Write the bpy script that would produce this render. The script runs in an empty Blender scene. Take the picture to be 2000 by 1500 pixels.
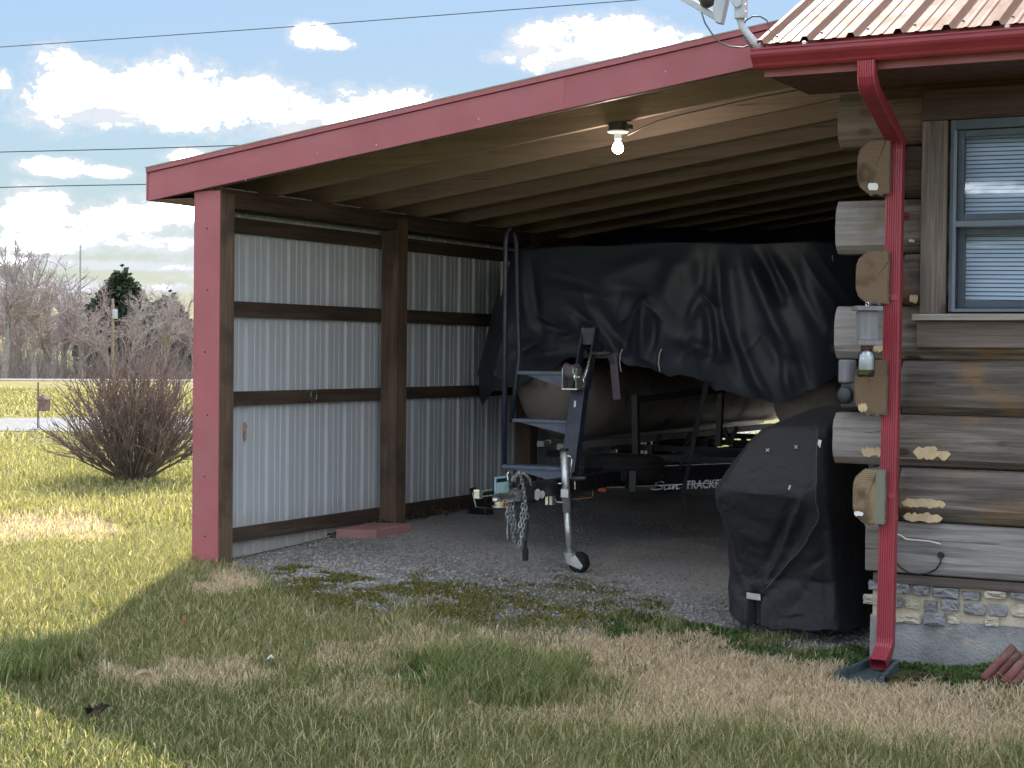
import bpy, math, random
import numpy as np
from mathutils import Vector, Matrix

random.seed(7)
rng = np.random.default_rng(11)
scene = bpy.context.scene
R = math.radians

# ------------------------------------------------------------------ camera
F = 3287.0                 # focal length in pixels of a 2000 px wide picture
EYE = 1.34                 # eye height above the ground at the carport post
def unit(v):
    v = np.array(v, float); return v / np.linalg.norm(v)
AY = unit([1760, 45, F]); AX = -unit([-6140, 126, F]); AX = unit(AX - AY * AX.dot(AY))
AZ = np.cross(AX, AY); AZ = AZ if AZ[1] > 0 else -AZ       # world axes seen by the camera
cam_d = bpy.data.cameras.new('camera'); cam = bpy.data.objects.new('camera', cam_d)
scene.collection.objects.link(cam); scene.camera = cam
cam_d.sensor_width = 36; cam_d.lens = F / 2000 * 36; cam_d.clip_start = .05; cam_d.clip_end = 6000
right = Vector((AX[0], AY[0], AZ[0])); up = Vector((AX[1], AY[1], AZ[1])); fwd = Vector((AX[2], AY[2], AZ[2]))
cam.matrix_world = Matrix(((right.x, up.x, -fwd.x, 0), (right.y, up.y, -fwd.y, 0), (right.z, up.z, -fwd.z, EYE), (0, 0, 0, 1)))

# ------------------------------------------------------------------ sky, sun, exposure
SKY_GAIN, SKY_ROLL = .57, .35
SUN_AZ, SUN_EL = -27.3, 35.6      # degrees: azimuth from +Y towards +X, elevation
scene.render.engine = 'CYCLES'
scene.view_settings.view_transform = 'Standard'; scene.view_settings.look = 'None'
scene.view_settings.gamma = 1; scene.view_settings.exposure = 2.52
sun_d = bpy.data.lights.new('sun', 'SUN'); sun_d.energy = 2.0; sun_d.angle = R(.5); sun_d.color = (1, .93, .82)
sun = bpy.data.objects.new('sun', sun_d); scene.collection.objects.link(sun)
sdir = Vector((math.sin(R(SUN_AZ)) * math.cos(R(SUN_EL)), math.cos(R(SUN_AZ)) * math.cos(R(SUN_EL)), math.sin(R(SUN_EL))))
sun.rotation_euler = sdir.to_track_quat('Z', 'Y').to_euler(); sun.location = (-20, 30, 40)

def ray(px, py):
    d = np.array([px - 1000, 750 - py, F]); return np.array([d.dot(AX), d.dot(AY), d.dot(AZ)])

class NT:
    """small helper to wire shader nodes"""
    def __init__(s, tree): s.t = tree; s.n = tree.nodes; s.l = tree.links
    def new(s, kind, **kw):
        n = s.n.new(kind)
        for k, v in kw.items(): setattr(n, k, v)
        return n
    def put(s, sock, v):
        if isinstance(v, bpy.types.NodeSocket): s.l.new(v, sock)
        elif v is not None: sock.default_value = v
    def math(s, op, a, b=None, c=None, clamp=False):
        n = s.new('ShaderNodeMath', operation=op); n.use_clamp = clamp
        s.put(n.inputs[0], a)
        if b is not None: s.put(n.inputs[1], b)
        if c is not None: s.put(n.inputs[2], c)
        return n.outputs[0]
    def mix(s, f, a, b, mode='MIX'):
        n = s.new('ShaderNodeMix', data_type='RGBA', blend_type=mode)
        s.put(n.inputs[0], f); s.put(n.inputs[6], a); s.put(n.inputs[7], b); return n.outputs[2]
    def ramp(s, f, *stops):
        n = s.new('ShaderNodeValToRGB'); e = n.color_ramp.elements
        while len(e) < len(stops): e.new(.5)
        for q, (p, c) in zip(e, stops): q.position = p; q.color = (*c, 1) if len(c) == 3 else c
        s.put(n.inputs[0], f); return n.outputs[0]
    def rng(s, v, a, b, c=0., d=1., smooth=True):
        n = s.new('ShaderNodeMapRange'); n.interpolation_type = 'SMOOTHSTEP' if smooth else 'LINEAR'
        for i, x in enumerate((v, a, b, c, d)): s.put(n.inputs[i], x)
        return n.outputs[0]
    def noise(s, vec, scale, detail=4, rough=.55, dist=0.):
        n = s.new('ShaderNodeTexNoise'); s.put(n.inputs['Vector'], vec); n.inputs['Scale'].default_value = scale
        n.inputs['Detail'].default_value = detail; n.inputs['Roughness'].default_value = rough
        n.inputs['Distortion'].default_value = dist; return n.outputs[0]
    def mapping(s, vec, scale=(1, 1, 1), loc=(0, 0, 0)):
        n = s.new('ShaderNodeMapping'); s.put(n.inputs[0], vec); n.inputs[3].default_value = scale; n.inputs[1].default_value = loc
        return n.outputs[0]

world = bpy.data.worlds.new('World'); scene.world = world; world.use_nodes = True
W = NT(world.node_tree); W.n.clear()
sky = W.new('ShaderNodeTexSky', sky_type='NISHITA'); sky.sun_disc = False
sky.sun_elevation = R(SUN_EL); sky.sun_rotation = R(SUN_AZ); sky.air_density = 1.0; sky.dust_density = .2; sky.ozone_density = 2.0; sky.altitude = 200
dirv = W.new('ShaderNodeTexCoord').outputs['Generated']
sep = W.new('ShaderNodeSeparateXYZ'); W.put(sep.inputs[0], dirv)
az = W.math('ARCTAN2', sep.outputs[0], sep.outputs[1]); el = W.math('ARCSINE', sep.outputs[2])
def azel(px, py):
    r = ray(px, py); r = r / np.linalg.norm(r); return math.atan2(r[0], r[1]), math.asin(r[2])
# cumulus banks: (centre, radii) in photograph pixels, turned into azimuth and elevation
puffs = [(170, 190, 170, 75), (330, 170, 130, 75), (120, 150, 70, 55), (440, 195, 140, 75), (560, 225, 120, 60), (740, 215, 110, 55), (650, 235, 100, 40), (240, 220, 180, 40),
         (600, 70, 52, 28), (650, 85, 42, 14), (1070, 85, 95, 52), (1190, 75, 105, 58), (1300, 95, 100, 42), (1120, 110, 160, 28),
         (115, 326, 75, 20), (210, 335, 60, 14), (375, 305, 55, 22), (10, 155, 22, 26),
         (40, 415, 110, 50), (230, 425, 130, 42), (350, 415, 110, 42), (520, 440, 150, 40), (110, 470, 160, 30), (330, 478, 190, 20),
         (30, 512, 150, 13), (280, 520, 200, 12), (150, 560, 360, 14), (700, 520, 400, 50), (1200, 560, 500, 60), (1800, 560, 500, 70), (-300, 500, 300, 60), (-700, 420, 300, 90)]
nz = W.noise(W.mapping(dirv, (1, 1, 1.5)), 20, 9, .66, .25)
nz2 = W.noise(W.mapping(dirv, (1, 1, 3.6), (3, 1, 7)), 10, 5, .6)
cover = None
for (cx, cy, rx_, ry_) in puffs:
    a, e = azel(cx, cy); ra = rx_ / F * 1.04; re = ry_ / F * 1.0
    dx = W.math('MULTIPLY', W.math('SUBTRACT', az, a), 1 / ra); dy = W.math('MULTIPLY', W.math('SUBTRACT', el, e), 1 / re)
    m = W.math('SUBTRACT', 1.0, W.math('ADD', W.math('MULTIPLY', dx, dx), W.math('MULTIPLY', dy, dy)))
    cover = m if cover is None else W.math('SMOOTH_MAX', cover, m, .25)
cover = W.math('MAXIMUM', cover, -1.2)
nz3 = W.noise(W.mapping(dirv, (1, 1, 1.3), (5, 2, 1)), 75, 6, .68, .3)
dens = W.math('ADD', W.math('ADD', cover, W.math('MULTIPLY', W.math('SUBTRACT', nz, .52), 3.6)), W.math('MULTIPLY', W.math('SUBTRACT', nz3, .5), 2.4))
near = W.rng(dens, -.45, 1.0)
# the same broken cumulus over the rest of the sky
pz = W.math('MAXIMUM', sep.outputs[2], .06)
plane = W.new('ShaderNodeCombineXYZ'); W.put(plane.inputs[0], W.math('DIVIDE', sep.outputs[0], pz)); W.put(plane.inputs[1], W.math('DIVIDE', sep.outputs[1], pz))
gen = W.rng(W.noise(plane.outputs[0], .8, 6, .58), .43, .53)
out = W.math('MAXIMUM', W.rng(W.math('ABSOLUTE', W.math('SUBTRACT', az, azel(1000, 300)[0])), .36, .5), W.rng(el, .27, .36))
gen = W.math('MULTIPLY', gen, out)
mask = W.math('MULTIPLY', W.math('MAXIMUM', near, gen), W.rng(sep.outputs[2], -.02, .01))
shade = W.math('MULTIPLY', W.rng(W.math('ADD', nz2, W.math('MULTIPLY', dens, .06)), .46, .64), W.math('MULTIPLY', W.rng(el, .02, .13, .10, 1.), W.math('MAXIMUM', W.rng(dens, .35, 1.5), W.rng(gen, .6, 1.))))
cloudc = W.mix(shade, (1.44, 1.51, 1.63, 1), (46., 49., 54., 1))
# the glare on the sun's side of the clear sky is rolled off, over the whole dome alike
bw = W.new('ShaderNodeRGBToBW'); W.put(bw.inputs[0], sky.outputs[0])
roll = W.math('DIVIDE', SKY_GAIN, W.math('ADD', 1.0, W.math('MULTIPLY', bw.outputs[0], SKY_ROLL)))
sc = W.new('ShaderNodeVectorMath', operation='SCALE'); W.put(sc.inputs[0], sky.outputs[0]); W.put(sc.inputs['Scale'], roll)
col = W.mix(mask, sc.outputs[0], cloudc)
bg = W.new('ShaderNodeBackground'); W.put(bg.inputs[0], col); bg.inputs[1].default_value = .1
wo = W.new('ShaderNodeOutputWorld'); W.l.new(bg.outputs[0], wo.inputs[0])

# ------------------------------------------------------------------ pixel helpers: a photograph pixel on a real plane
def PY(px, py, Y): r = ray(px, py); p = r * (Y / r[1]); p[2] += EYE; return p
def PX(px, py, X): r = ray(px, py); p = r * (X / r[0]); p[2] += EYE; return p
def S(t):
    t = np.clip(t, 0, 1); return t * t * (3 - 2 * t)
def gz(x, y):
    """height of the ground: it falls towards the house and rises a little inside the carport"""
    x = np.asarray(x, float); y = np.asarray(y, float)
    return -2.2 * S((np.hypot(x, y) - 72) / 55) - .26 * S((x + 6.6) / 4.4) + .085 * S((y - 8.6) / 2.2) * S((x + 6.9) / .25) * S((-1.0 - x) / .5) * S((20 - y) / 3) \
        + .14 * S((x + 2.1) / .7) * S((y - 7.4) / .9) * S((12 - y) / 2)
def G(px, py):
    z = 0.
    for i in range(14):
        r = ray(px, py); p = r * ((z - EYE) / r[2]); z = float(gz(p[0], p[1]))
    p[2] = z; return p
def proj(P):
    P = np.asarray(P, float) - np.array([0, 0, EYE])
    c = P[..., 0:1] * AX + P[..., 1:2] * AY + P[..., 2:3] * AZ
    return 1000 + F * c[..., 0] / c[..., 2], 750 - F * c[..., 1] / c[..., 2]

# ------------------------------------------------------------------ mesh builder
COL = scene.collection
class MB:
    def __init__(s): s.v = []; s.f = []
    def add(s, vs, fs):
        k = len(s.v); s.v += [tuple(map(float, p)) for p in vs]; s.f += [tuple(i + k for i in f) for f in fs]; return s
    def box(s, x0, x1, y0, y1, z0, z1):
        return s.add([(x0, y0, z0), (x1, y0, z0), (x1, y1, z0), (x0, y1, z0), (x0, y0, z1), (x1, y0, z1), (x1, y1, z1), (x0, y1, z1)],
                     [(0, 3, 2, 1), (4, 5, 6, 7), (0, 1, 5, 4), (1, 2, 6, 5), (2, 3, 7, 6), (3, 0, 4, 7)])
    def bar(s, p, q, w, h, upv=(0, 0, 1)):
        p = Vector(p); q = Vector(q); d = (q - p).normalized(); u = Vector(upv); sd = d.cross(u).normalized(); u = sd.cross(d)
        a = sd * (w / 2); b = u * (h / 2)
        return s.add([p - a - b, p + a - b, p + a + b, p - a + b, q - a - b, q + a - b, q + a + b, q - a + b],
                     [(0, 1, 2, 3), (7, 6, 5, 4), (0, 4, 5, 1), (1, 5, 6, 2), (2, 6, 7, 3), (3, 7, 4, 0)])
    def sweep(s, pts, prof, upv=(0, 0, 1), closed=False, caps=True):
        """prof: list of (side, up) offsets carried along pts"""
        pts = [Vector(p) for p in pts]; n = len(pts); m = len(prof); vs = []; ref = Vector(upv)
        for i, p in enumerate(pts):
            if closed: d = pts[(i + 1) % n] - pts[i - 1]
            else: d = pts[min(i + 1, n - 1)] - pts[max(i - 1, 0)]
            d.normalize(); sd = d.cross(ref)
            if sd.length < 1e-4: sd = d.cross(Vector((1, 0, 0)) if abs(d.x) < .9 else Vector((0, 1, 0)))
            sd.normalize(); u = sd.cross(d)
            if not isinstance(prof[0], tuple): pr_ = prof[i]
            else: pr_ = prof
            vs += [p + sd * a + u * b for a, b in pr_]
        m = len(pr_); fs = []
        for i in range(n if closed else n - 1):
            j = (i + 1) % n
            for k in range(m): fs.append((i * m + k, i * m + (k + 1) % m, j * m + (k + 1) % m, j * m + k))
        if caps and not closed: fs.append(tuple(range(m))[::-1]); fs.append(tuple(range((n - 1) * m, n * m)))
        return s.add(vs, fs)
    def tube(s, pts, r, n=8, closed=False, upv=(0, 0, 1)):
        rs = r if isinstance(r, (list, tuple)) else [r] * len(pts)
        ang = [2 * math.pi * k / n for k in range(n)]
        return s.sweep(pts, [[(q * math.cos(a), q * math.sin(a)) for a in ang] for q in rs], upv, closed)
    def prism(s, poly, off):
        n = len(poly); off = Vector(off); a = [Vector(p) for p in poly]
        return s.add(a + [p + off for p in a], [tuple(range(n))[::-1], tuple(range(n, 2 * n))] + [(i, (i + 1) % n, (i + 1) % n + n, i + n) for i in range(n)])
    def lathe(s, base, axis, prof, n=16, caps=True):
        base = Vector(base); ax = Vector(axis).normalized(); a = ax.orthogonal().normalized(); b = ax.cross(a); vs = []
        for r, h in prof:
            for k in range(n): t = 2 * math.pi * k / n; vs.append(base + ax * h + a * (r * math.cos(t)) + b * (r * math.sin(t)))
        fs = [(i * n + k, i * n + (k + 1) % n, (i + 1) * n + (k + 1) % n, (i + 1) * n + k) for i in range(len(prof) - 1) for k in range(n)]
        if caps: fs += [tuple(range(n))[::-1], tuple(range((len(prof) - 1) * n, len(prof) * n))]
        return s.add(vs, fs)
    def grid(s, P, closed=False):
        """P[i][j] points"""
        a = len(P); b = len(P[0]); fs = []
        for i in range(a - 1):
            for j in range(b if closed else b - 1):
                k = (j + 1) % b; fs.append((i * b + j, i * b + k, (i + 1) * b + k, (i + 1) * b + j))
        return s.add([p for row in P for p in row], fs)
    def build(s, name, mat, parent=None, smooth=False, bevel=0., base=None, solid=0.):
        if parent is not None: org = Vector(parent['_o'])
        elif base is not None: org = Vector(base)
        else:
            xs = [p[0] for p in s.v]; ys = [p[1] for p in s.v]; zs = [p[2] for p in s.v]
            org = Vector(((min(xs) + max(xs)) / 2, (min(ys) + max(ys)) / 2, min(zs)))
        me = bpy.data.meshes.new(name); me.from_pydata([(p[0] - org.x, p[1] - org.y, p[2] - org.z) for p in s.v], [], s.f); me.update()
        o = bpy.data.objects.new(name, me); COL.objects.link(o); o['_o'] = tuple(org)
        if mat is not None: me.materials.append(mat)
        if parent is not None: o.parent = parent
        else: o.location = org
        if smooth: me.polygons.foreach_set('use_smooth', [True] * len(me.polygons))
        if solid: md = o.modifiers.new('Solid', 'SOLIDIFY'); md.thickness = solid; md.offset = -1
        if bevel:
            md = o.modifiers.new('Bevel', 'BEVEL'); md.width = bevel; md.segments = 2; md.limit_method = 'ANGLE'
        return o
def thing(name, label, cat, loc, group=None):
    o = bpy.data.objects.new(name, None); COL.objects.link(o); o.location = loc; o['_o'] = tuple(map(float, loc)); o.empty_display_size = .1
    return tag(o, label, cat, group)
def tag(o, label, cat, group=None):
    o['label'] = label; o['category'] = cat
    if group: o['group'] = group
    return o
def struct(o, kind='structure'): o['kind'] = kind; return o
def npmesh(name, V, Fc, mat, cols=None, parent=None, smooth=False):
    V = np.ascontiguousarray(V, np.float32); Fc = np.ascontiguousarray(Fc, np.int32)
    me = bpy.data.meshes.new(name); me.vertices.add(len(V)); me.vertices.foreach_set('co', V.ravel())
    k = Fc.shape[1]; me.loops.add(Fc.size); me.loops.foreach_set('vertex_index', Fc.ravel())
    me.polygons.add(len(Fc)); me.polygons.foreach_set('loop_start', np.arange(len(Fc), dtype=np.int32) * k)
    me.update(calc_edges=True)
    if cols is not None:
        ca = me.color_attributes.new('tone', 'FLOAT_COLOR', 'POINT'); c4 = np.ones((len(V), 4), np.float32); c4[:, :3] = cols
        ca.data.foreach_set('color', c4.ravel())
    if smooth: me.polygons.foreach_set('use_smooth', np.ones(len(Fc), bool))
    me.materials.append(mat); o = bpy.data.objects.new(name, me); COL.objects.link(o); o['_o'] = (0., 0., 0.)
    if parent is not None: o.parent = parent; o.location = -Vector(parent['_o'])
    return o

# ------------------------------------------------------------------ materials
def base_mat(name, rough=.6, metal=0., spec=.5):
    m = bpy.data.materials.new(name); m.use_nodes = True; N = NT(m.node_tree); b = N.n['Principled BSDF']
    b.inputs['Roughness'].default_value = rough; b.inputs['Metallic'].default_value = metal; b.inputs['Specular IOR Level'].default_value = spec
    return m, N, b
def coords(N, rnd=True):
    tc = N.new('ShaderNodeTexCoord').outputs['Object']
    if not rnd: return tc
    oi = N.new('ShaderNodeObjectInfo'); a = N.new('ShaderNodeVectorMath', operation='ADD')
    c = N.new('ShaderNodeCombineXYZ'); k = N.math('MULTIPLY', oi.outputs['Random'], 37.)
    for i in range(3): N.put(c.inputs[i], k)
    N.put(a.inputs[0], tc); N.put(a.inputs[1], c.outputs[0]); return a.outputs[0]
def bump(N, b, h, strength, dist=.01):
    n = N.new('ShaderNodeBump'); n.inputs['Strength'].default_value = strength; n.inputs['Distance'].default_value = dist
    N.put(n.inputs['Height'], h); N.l.new(n.outputs[0], b.inputs['Normal'])
def plain(name, c, rough=.6, metal=0., var=.15, scale=6., bmp=0., spec=.5, dirt=None):
    m, N, b = base_mat(name, rough, metal, spec); v = coords(N)
    n = N.noise(v, scale, 5)
    lo = tuple(x * (1 - var) for x in c); hi = tuple(min(1, x * (1 + var)) for x in c)
    colr = N.ramp(n, (.3, lo), (.7, hi))
    if dirt: colr = N.mix(N.rng(N.noise(v, scale * .6, 6, .7), .52, .72), colr, (*dirt, 1))
    N.put(b.inputs['Base Color'], colr)
    N.put(b.inputs['Roughness'], N.rng(N.noise(v, scale * 2.3, 3), .3, .7, max(0, rough - .08), min(1, rough + .1)))
    if bmp: bump(N, b, N.noise(v, scale * 9, 4), bmp)
    return m
def wood(name, dark, mid, light, axis=0, fine=1., rough=.8, knot=.5, blotch=None, silver=None):
    """grain runs along the given axis; blotch = stain colour; silver = (x limit, colour) for the weathered overhang"""
    m, N, b = base_mat(name, rough, 0, .25); v = coords(N)
    sc = [26 * fine] * 3; sc[axis] = 1.1 * fine
    g = N.noise(N.mapping(v, tuple(sc)), 1.6, 8, .65, .6)
    sc2 = [5 * fine] * 3; sc2[axis] = .7 * fine
    g2 = N.noise(N.mapping(v, tuple(sc2)), 1.2, 4, .5, .8)
    colr = N.ramp(N.math('ADD', N.math('MULTIPLY', g, .6), N.math('MULTIPLY', g2, .4)), (.34, dark), (.5, mid), (.66, light))
    if silver:
        s0 = N.new('ShaderNodeSeparateXYZ'); N.put(s0.inputs[0], N.new('ShaderNodeTexCoord').outputs['Object'])
        fx = N.rng(N.math('ADD', s0.outputs[0], N.math('MULTIPLY', N.math('SUBTRACT', g2, .5), .15)), silver[0] + .05, silver[0] - .04)
        colr = N.mix(N.math('MULTIPLY', fx, .85), colr, N.ramp(g, (.3, tuple(x * .62 for x in silver[1])), (.7, silver[1])))
    if blotch: colr = N.mix(N.math('MULTIPLY', N.rng(N.noise(v, 3.2, 4), .48, .66), .75), colr, (*blotch, 1))
    if knot:
        vo = N.new('ShaderNodeTexVoronoi'); sk = [7.] * 3; sk[axis] = 3.4; N.put(vo.inputs['Vector'], N.mapping(v, tuple(sk)))
        vo.inputs['Scale'].default_value = .75
        kd = vo.outputs['Distance']; colr = N.mix(N.math('MULTIPLY', N.rng(kd, .16, .07), knot), colr, (.055, .03, .018, 1))
        ring = N.math('SINE', N.math('MULTIPLY', kd, 75.)); g = N.math('ADD', g, N.math('MULTIPLY', N.math('MULTIPLY', ring, N.rng(kd, .42, .12)), .12))
    crack = N.rng(N.noise(N.mapping(v, tuple(x * 1.7 for x in sc)), 1.0, 3, .6), .36, .3)
    colr = N.mix(N.math('MULTIPLY', crack, .55), colr, (.03, .025, .022, 1))
    N.put(b.inputs['Base Color'], colr); bump(N, b, N.math('SUBTRACT', g, N.math('MULTIPLY', crack, .5)), .5, .006)
    return m
def endgrain(name, c0, c1, ctr, green=False):
    m, N, b = base_mat(name, .85, 0, .2); tc = N.new('ShaderNodeTexCoord').outputs['Object']
    oi = N.new('ShaderNodeObjectInfo'); v = N.mapping(tc, (1, 0, 1), (-ctr[0], 0, 0)); s0 = N.new('ShaderNodeSeparateXYZ'); N.put(s0.inputs[0], v)
    zz = N.math('SUBTRACT', N.math('FRACT', N.math('DIVIDE', N.math('SUBTRACT', s0.outputs[2], ctr[1]), ctr[2])), .38)
    zz = N.math('MULTIPLY', zz, ctr[2]); xx = s0.outputs[0]
    wob = N.noise(tc, 9, 3); d = N.math('SQRT', N.math('ADD', N.math('MULTIPLY', xx, xx), N.math('MULTIPLY', zz, zz)))
    d = N.math('ADD', d, N.math('MULTIPLY', wob, .02)); rg = N.math('SINE', N.math('MULTIPLY', d, 620.))
    colr = N.mix(N.rng(rg, -.6, .9), (*c0, 1), (*c1, 1))
    colr = N.mix(N.rng(N.noise(coords(N), 7, 5), .45, .7), colr, (*[x * .45 for x in c0], 1))
    an = N.math('ARCTAN2', xx, zz); ck = N.rng(N.math('ABSOLUTE', N.math('ADD', an, N.math('ADD', -1.2, N.math('MULTIPLY', oi.outputs['Random'], 2.6)))), .035, .008)
    colr = N.mix(N.math('MULTIPLY', ck, .8), colr, (.03, .02, .015, 1))
    if green: colr = N.mix(N.rng(xx, .048, .055), colr, (.19, .20, .155, 1))
    N.put(b.inputs['Base Color'], colr); bump(N, b, rg, .25, .003); return m
def toned(name, rough=.8, trans=.0, spec=.2):
    m, N, b = base_mat(name, rough, 0, spec); a = N.new('ShaderNodeAttribute', attribute_name='tone')
    N.put(b.inputs['Base Color'], a.outputs['Color'])
    if trans:
        t = N.new('ShaderNodeBsdfTranslucent'); N.put(t.inputs[0], N.mix(1., a.outputs['Color'], (1.25, 1.2, .7, 1), 'MULTIPLY'))
        mx = N.new('ShaderNodeMixShader'); mx.inputs[0].default_value = trans; o = N.n['Material Output']
        N.l.new(b.outputs[0], mx.inputs[1]); N.l.new(t.outputs[0], mx.inputs[2]); N.l.new(mx.outputs[0], o.inputs[0])
    return m
def glass_mat(name, tint=(.9, .95, 1), rough=.02, refl=.5):
    m = bpy.data.materials.new(name); m.use_nodes = True; N = NT(m.node_tree); N.n.remove(N.n['Principled BSDF'])
    t = N.new('ShaderNodeBsdfTransparent'); t.inputs[0].default_value = (*tint, 1); g = N.new('ShaderNodeBsdfGlossy'); g.inputs['Roughness'].default_value = rough
    fr = N.new('ShaderNodeFresnel'); fr.inputs[0].default_value = 1.5; mx = N.new('ShaderNodeMixShader')
    N.put(mx.inputs[0], N.math('MULTIPLY_ADD', fr.outputs[0], refl * 2, refl * .12, clamp=True)); N.l.new(t.outputs[0], mx.inputs[1]); N.l.new(g.outputs[0], mx.inputs[2])
    N.l.new(mx.outputs[0], N.n['Material Output'].inputs[0]); return m

M = {}
M['red'] = plain('faded red painted steel', (.345, .10, .118), .44, 0, .10, 2.2, spec=.45, dirt=(.32, .12, .135))
M['red_deep'] = plain('deep red gutter paint', (.29, .034, .052), .40, 0, .14, 3., spec=.6)
M['red_roof'] = plain('faded red roof steel with glare tint', (.27, .165, .125), .6, 0, .10, 3., spec=.02)  # faded red, with the tan sun glare put into the base colour
M['lit_edge'] = plain('painted lit trim edge', (.30, .27, .22), .5, 0, .2, 5)  # pale tone stands for light on top of the rake trim
M['soffit'] = plain('brown soffit', (.10, .045, .04), .6, 0, .2, 5)
M['panel'] = plain('white ribbed steel', (.54, .585, .64), .42, 0, .05, 1.5, dirt=(.49, .525, .57))
_N = NT(M['panel'].node_tree); _b = _N.n['Principled BSDF']; _c = _b.inputs['Base Color'].links[0].from_socket; _tc = _N.new('ShaderNodeTexCoord').outputs['Object']
_s = _N.new('ShaderNodeSeparateXYZ'); _N.put(_s.inputs[0], _tc)
_sp = _N.math('ADD', _s.outputs[2], _N.math('MULTIPLY', _N.noise(_N.mapping(_tc, (6, 6, 1.2)), 2.2, 6, .7), -.45))
_N.put(_b.inputs['Base Color'], _N.mix(_N.math('MULTIPLY', _N.rng(_sp, .10, -.16), .6), _c, (.36, .33, .29, 1)))
M['treated'] = wood('dark treated lumber', (.04, .028, .022), (.075, .054, .042), (.125, .092, .073), axis=1, knot=.4)
M['treated_up'] = wood('treated post lumber', (.075, .05, .036), (.14, .097, .07), (.22, .16, .12), axis=2, knot=.6, blotch=(.07, .05, .045))
M['rafter'] = wood('tan rafter lumber', (.19, .142, .125), (.255, .196, .175), (.31, .242, .217), axis=0, fine=.6, knot=.2, rough=.75)
M['deck'] = plain('roof sheathing', (.22, .185, .16), .8, 0, .2, 3)
SIL = (-.19 + 0., (.46, .44, .42))
M['dirtgrey'] = plain('dark grey steel', (.05, .055, .06), .45, .3, .2, 8)
M['navy'] = plain('navy trailer paint', (.018, .026, .05), .42, 0, .3, 9, spec=.5, dirt=(.05, .055, .07))
M['blackp'] = plain('black painted steel', (.012, .013, .016), .4, 0, .3, 9)
M['step'] = plain('blue grey step plate', (.10, .125, .18), .5, 0, .2, 12, bmp=.2, dirt=(.14, .16, .2))
M['galv'] = plain('galvanised steel', (.55, .58, .58), .38, .8, .2, 20)
M['chrome'] = plain('bright zinc plate', (.75, .78, .76), .25, .9, .08, 10)
M['chain'] = plain('dull zinc chain', (.38, .42, .46), .4, .7, .2, 30)
M['rubber'] = plain('tyre rubber', (.014, .014, .015), .85, 0, .25, 12, bmp=.3, spec=.3)
M['alum'] = plain('weathered aluminium hull', (.33, .295, .265), .6, .1, .18, 4, dirt=(.10, .09, .08))
M['alum_edge'] = plain('bare aluminium channel', (.42, .44, .46), .45, .6, .12, 6)
M['under'] = plain('dark deck underside', (.03, .026, .024), .85, 0, .3, 4)
M['strap'] = plain('faded grey webbing', (.13, .11, .145), .85, 0, .15, 30, bmp=.2)
M['strap_black'] = plain('black webbing', (.012, .012, .016), .8, 0, .2, 30)
M['white'] = plain('white plastic', (.75, .76, .76), .5, 0, .06, 10)
M['lettering'] = plain('white lettering vinyl', (.93, .95, 1.0), .4, 0, .02, 10)
M['teal'] = plain('pale teal label', (.30, .58, .62), .45, 0, .12, 20)
M['rust'] = plain('rust streak', (.45, .30, .22), .8, 0, .3, 40)
M['amber'] = plain('amber lens', (.55, .09, .015), .25, 0, .1, 20)
M['brass'] = plain('rusty brass pin', (.45, .22, .07), .45, .5, .3, 30)
M['window'] = plain('slate blue window frame', (.055, .075, .10), .5, 0, .08, 6)
M['window_lt'] = plain('slate blue window bead', (.13, .16, .20), .45, 0, .06, 6)
M['blind'] = plain('white blind slat', (.66, .70, .74), .5, 0, .05, 6)
M['glass'] = glass_mat('window glass', refl=.13)
M['jar'] = glass_mat('jar glass', (.86, .92, .95), .05, .8)
M['filler'] = plain('cream wood filler', (.60, .47, .29), .85, 0, .18, 18, bmp=.5)
M['mortar'] = plain('mortar', (.50, .44, .34), .95, 0, .2, 9, bmp=.6)
M['stone_b'] = plain('blue grey ledge stone', (.25, .255, .27), .9, 0, .35, 9, bmp=.9, dirt=(.34, .32, .27))
M['stone_t'] = plain('tan ledge stone', (.44, .40, .32), .9, 0, .3, 9, bmp=.9, dirt=(.23, .25, .26))
M['concrete'] = plain('bare concrete footing', (.25, .255, .265), .95, 0, .3, 7, bmp=.8, dirt=(.42, .375, .285))
M['splash'] = plain('dark plastic splash block', (.045, .07, .08), .5, 0, .25, 10)
M['edging'] = plain('weathered red edging', (.17, .07, .06), .9, 0, .35, 14, bmp=.6, dirt=(.20, .16, .15))
M['slab'] = plain('dusty pink painted block', (.33, .17, .165), .8, 0, .15, 6, bmp=.2)
M['greywood'] = wood('silvered cedar', (.12, .125, .14), (.21, .215, .235), (.29, .30, .32), axis=2, fine=1.6, knot=.3)
M['dish'] = plain('pale grey powder coat', (.46, .50, .55), .45, 0, .06, 8)
M['cable'] = plain('grey cable', (.10, .10, .11), .55, 0, .1, 8)
M['cable_black'] = plain('black cable', (.012, .012, .013), .5, 0, .1, 8)
M['cable_white'] = plain('white cable', (.70, .66, .60), .5, 0, .05, 8)
M['bark'] = plain('grey brown bark', (.27, .245, .235), .9, 0, .3, 5)  # lightened to stand in for haze on the far trees
M['twig'] = plain('haze paled winter twigs', (.36, .32, .32), .9, 0, .25, 3)  # pale tone carries the haze in the colour
M['twig2'] = plain('reddish winter twigs', (.33, .265, .26), .9, 0, .25, 3)  # reddish, and lightened for haze as well
M['bush'] = plain('dark shrub stems', (.18, .145, .12), .9, 0, .4, 8)
M['bushtip'] = plain('wine red shrub tips', (.21, .14, .125), .9, 0, .3, 8)
M['needle'] = plain('evergreen needles', (.06, .09, .05), .8, 0, .35, 6)
M['leaf'] = plain('dry orange leaf', (.40, .20, .12), .8, 0, .25, 20)
M['leaf_dark'] = plain('dark dead leaves', (.055, .035, .025), .9, 0, .4, 20)
M['leaf_tan'] = plain('tan dead leaf', (.33, .24, .16), .9, 0, .25, 20)
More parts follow.
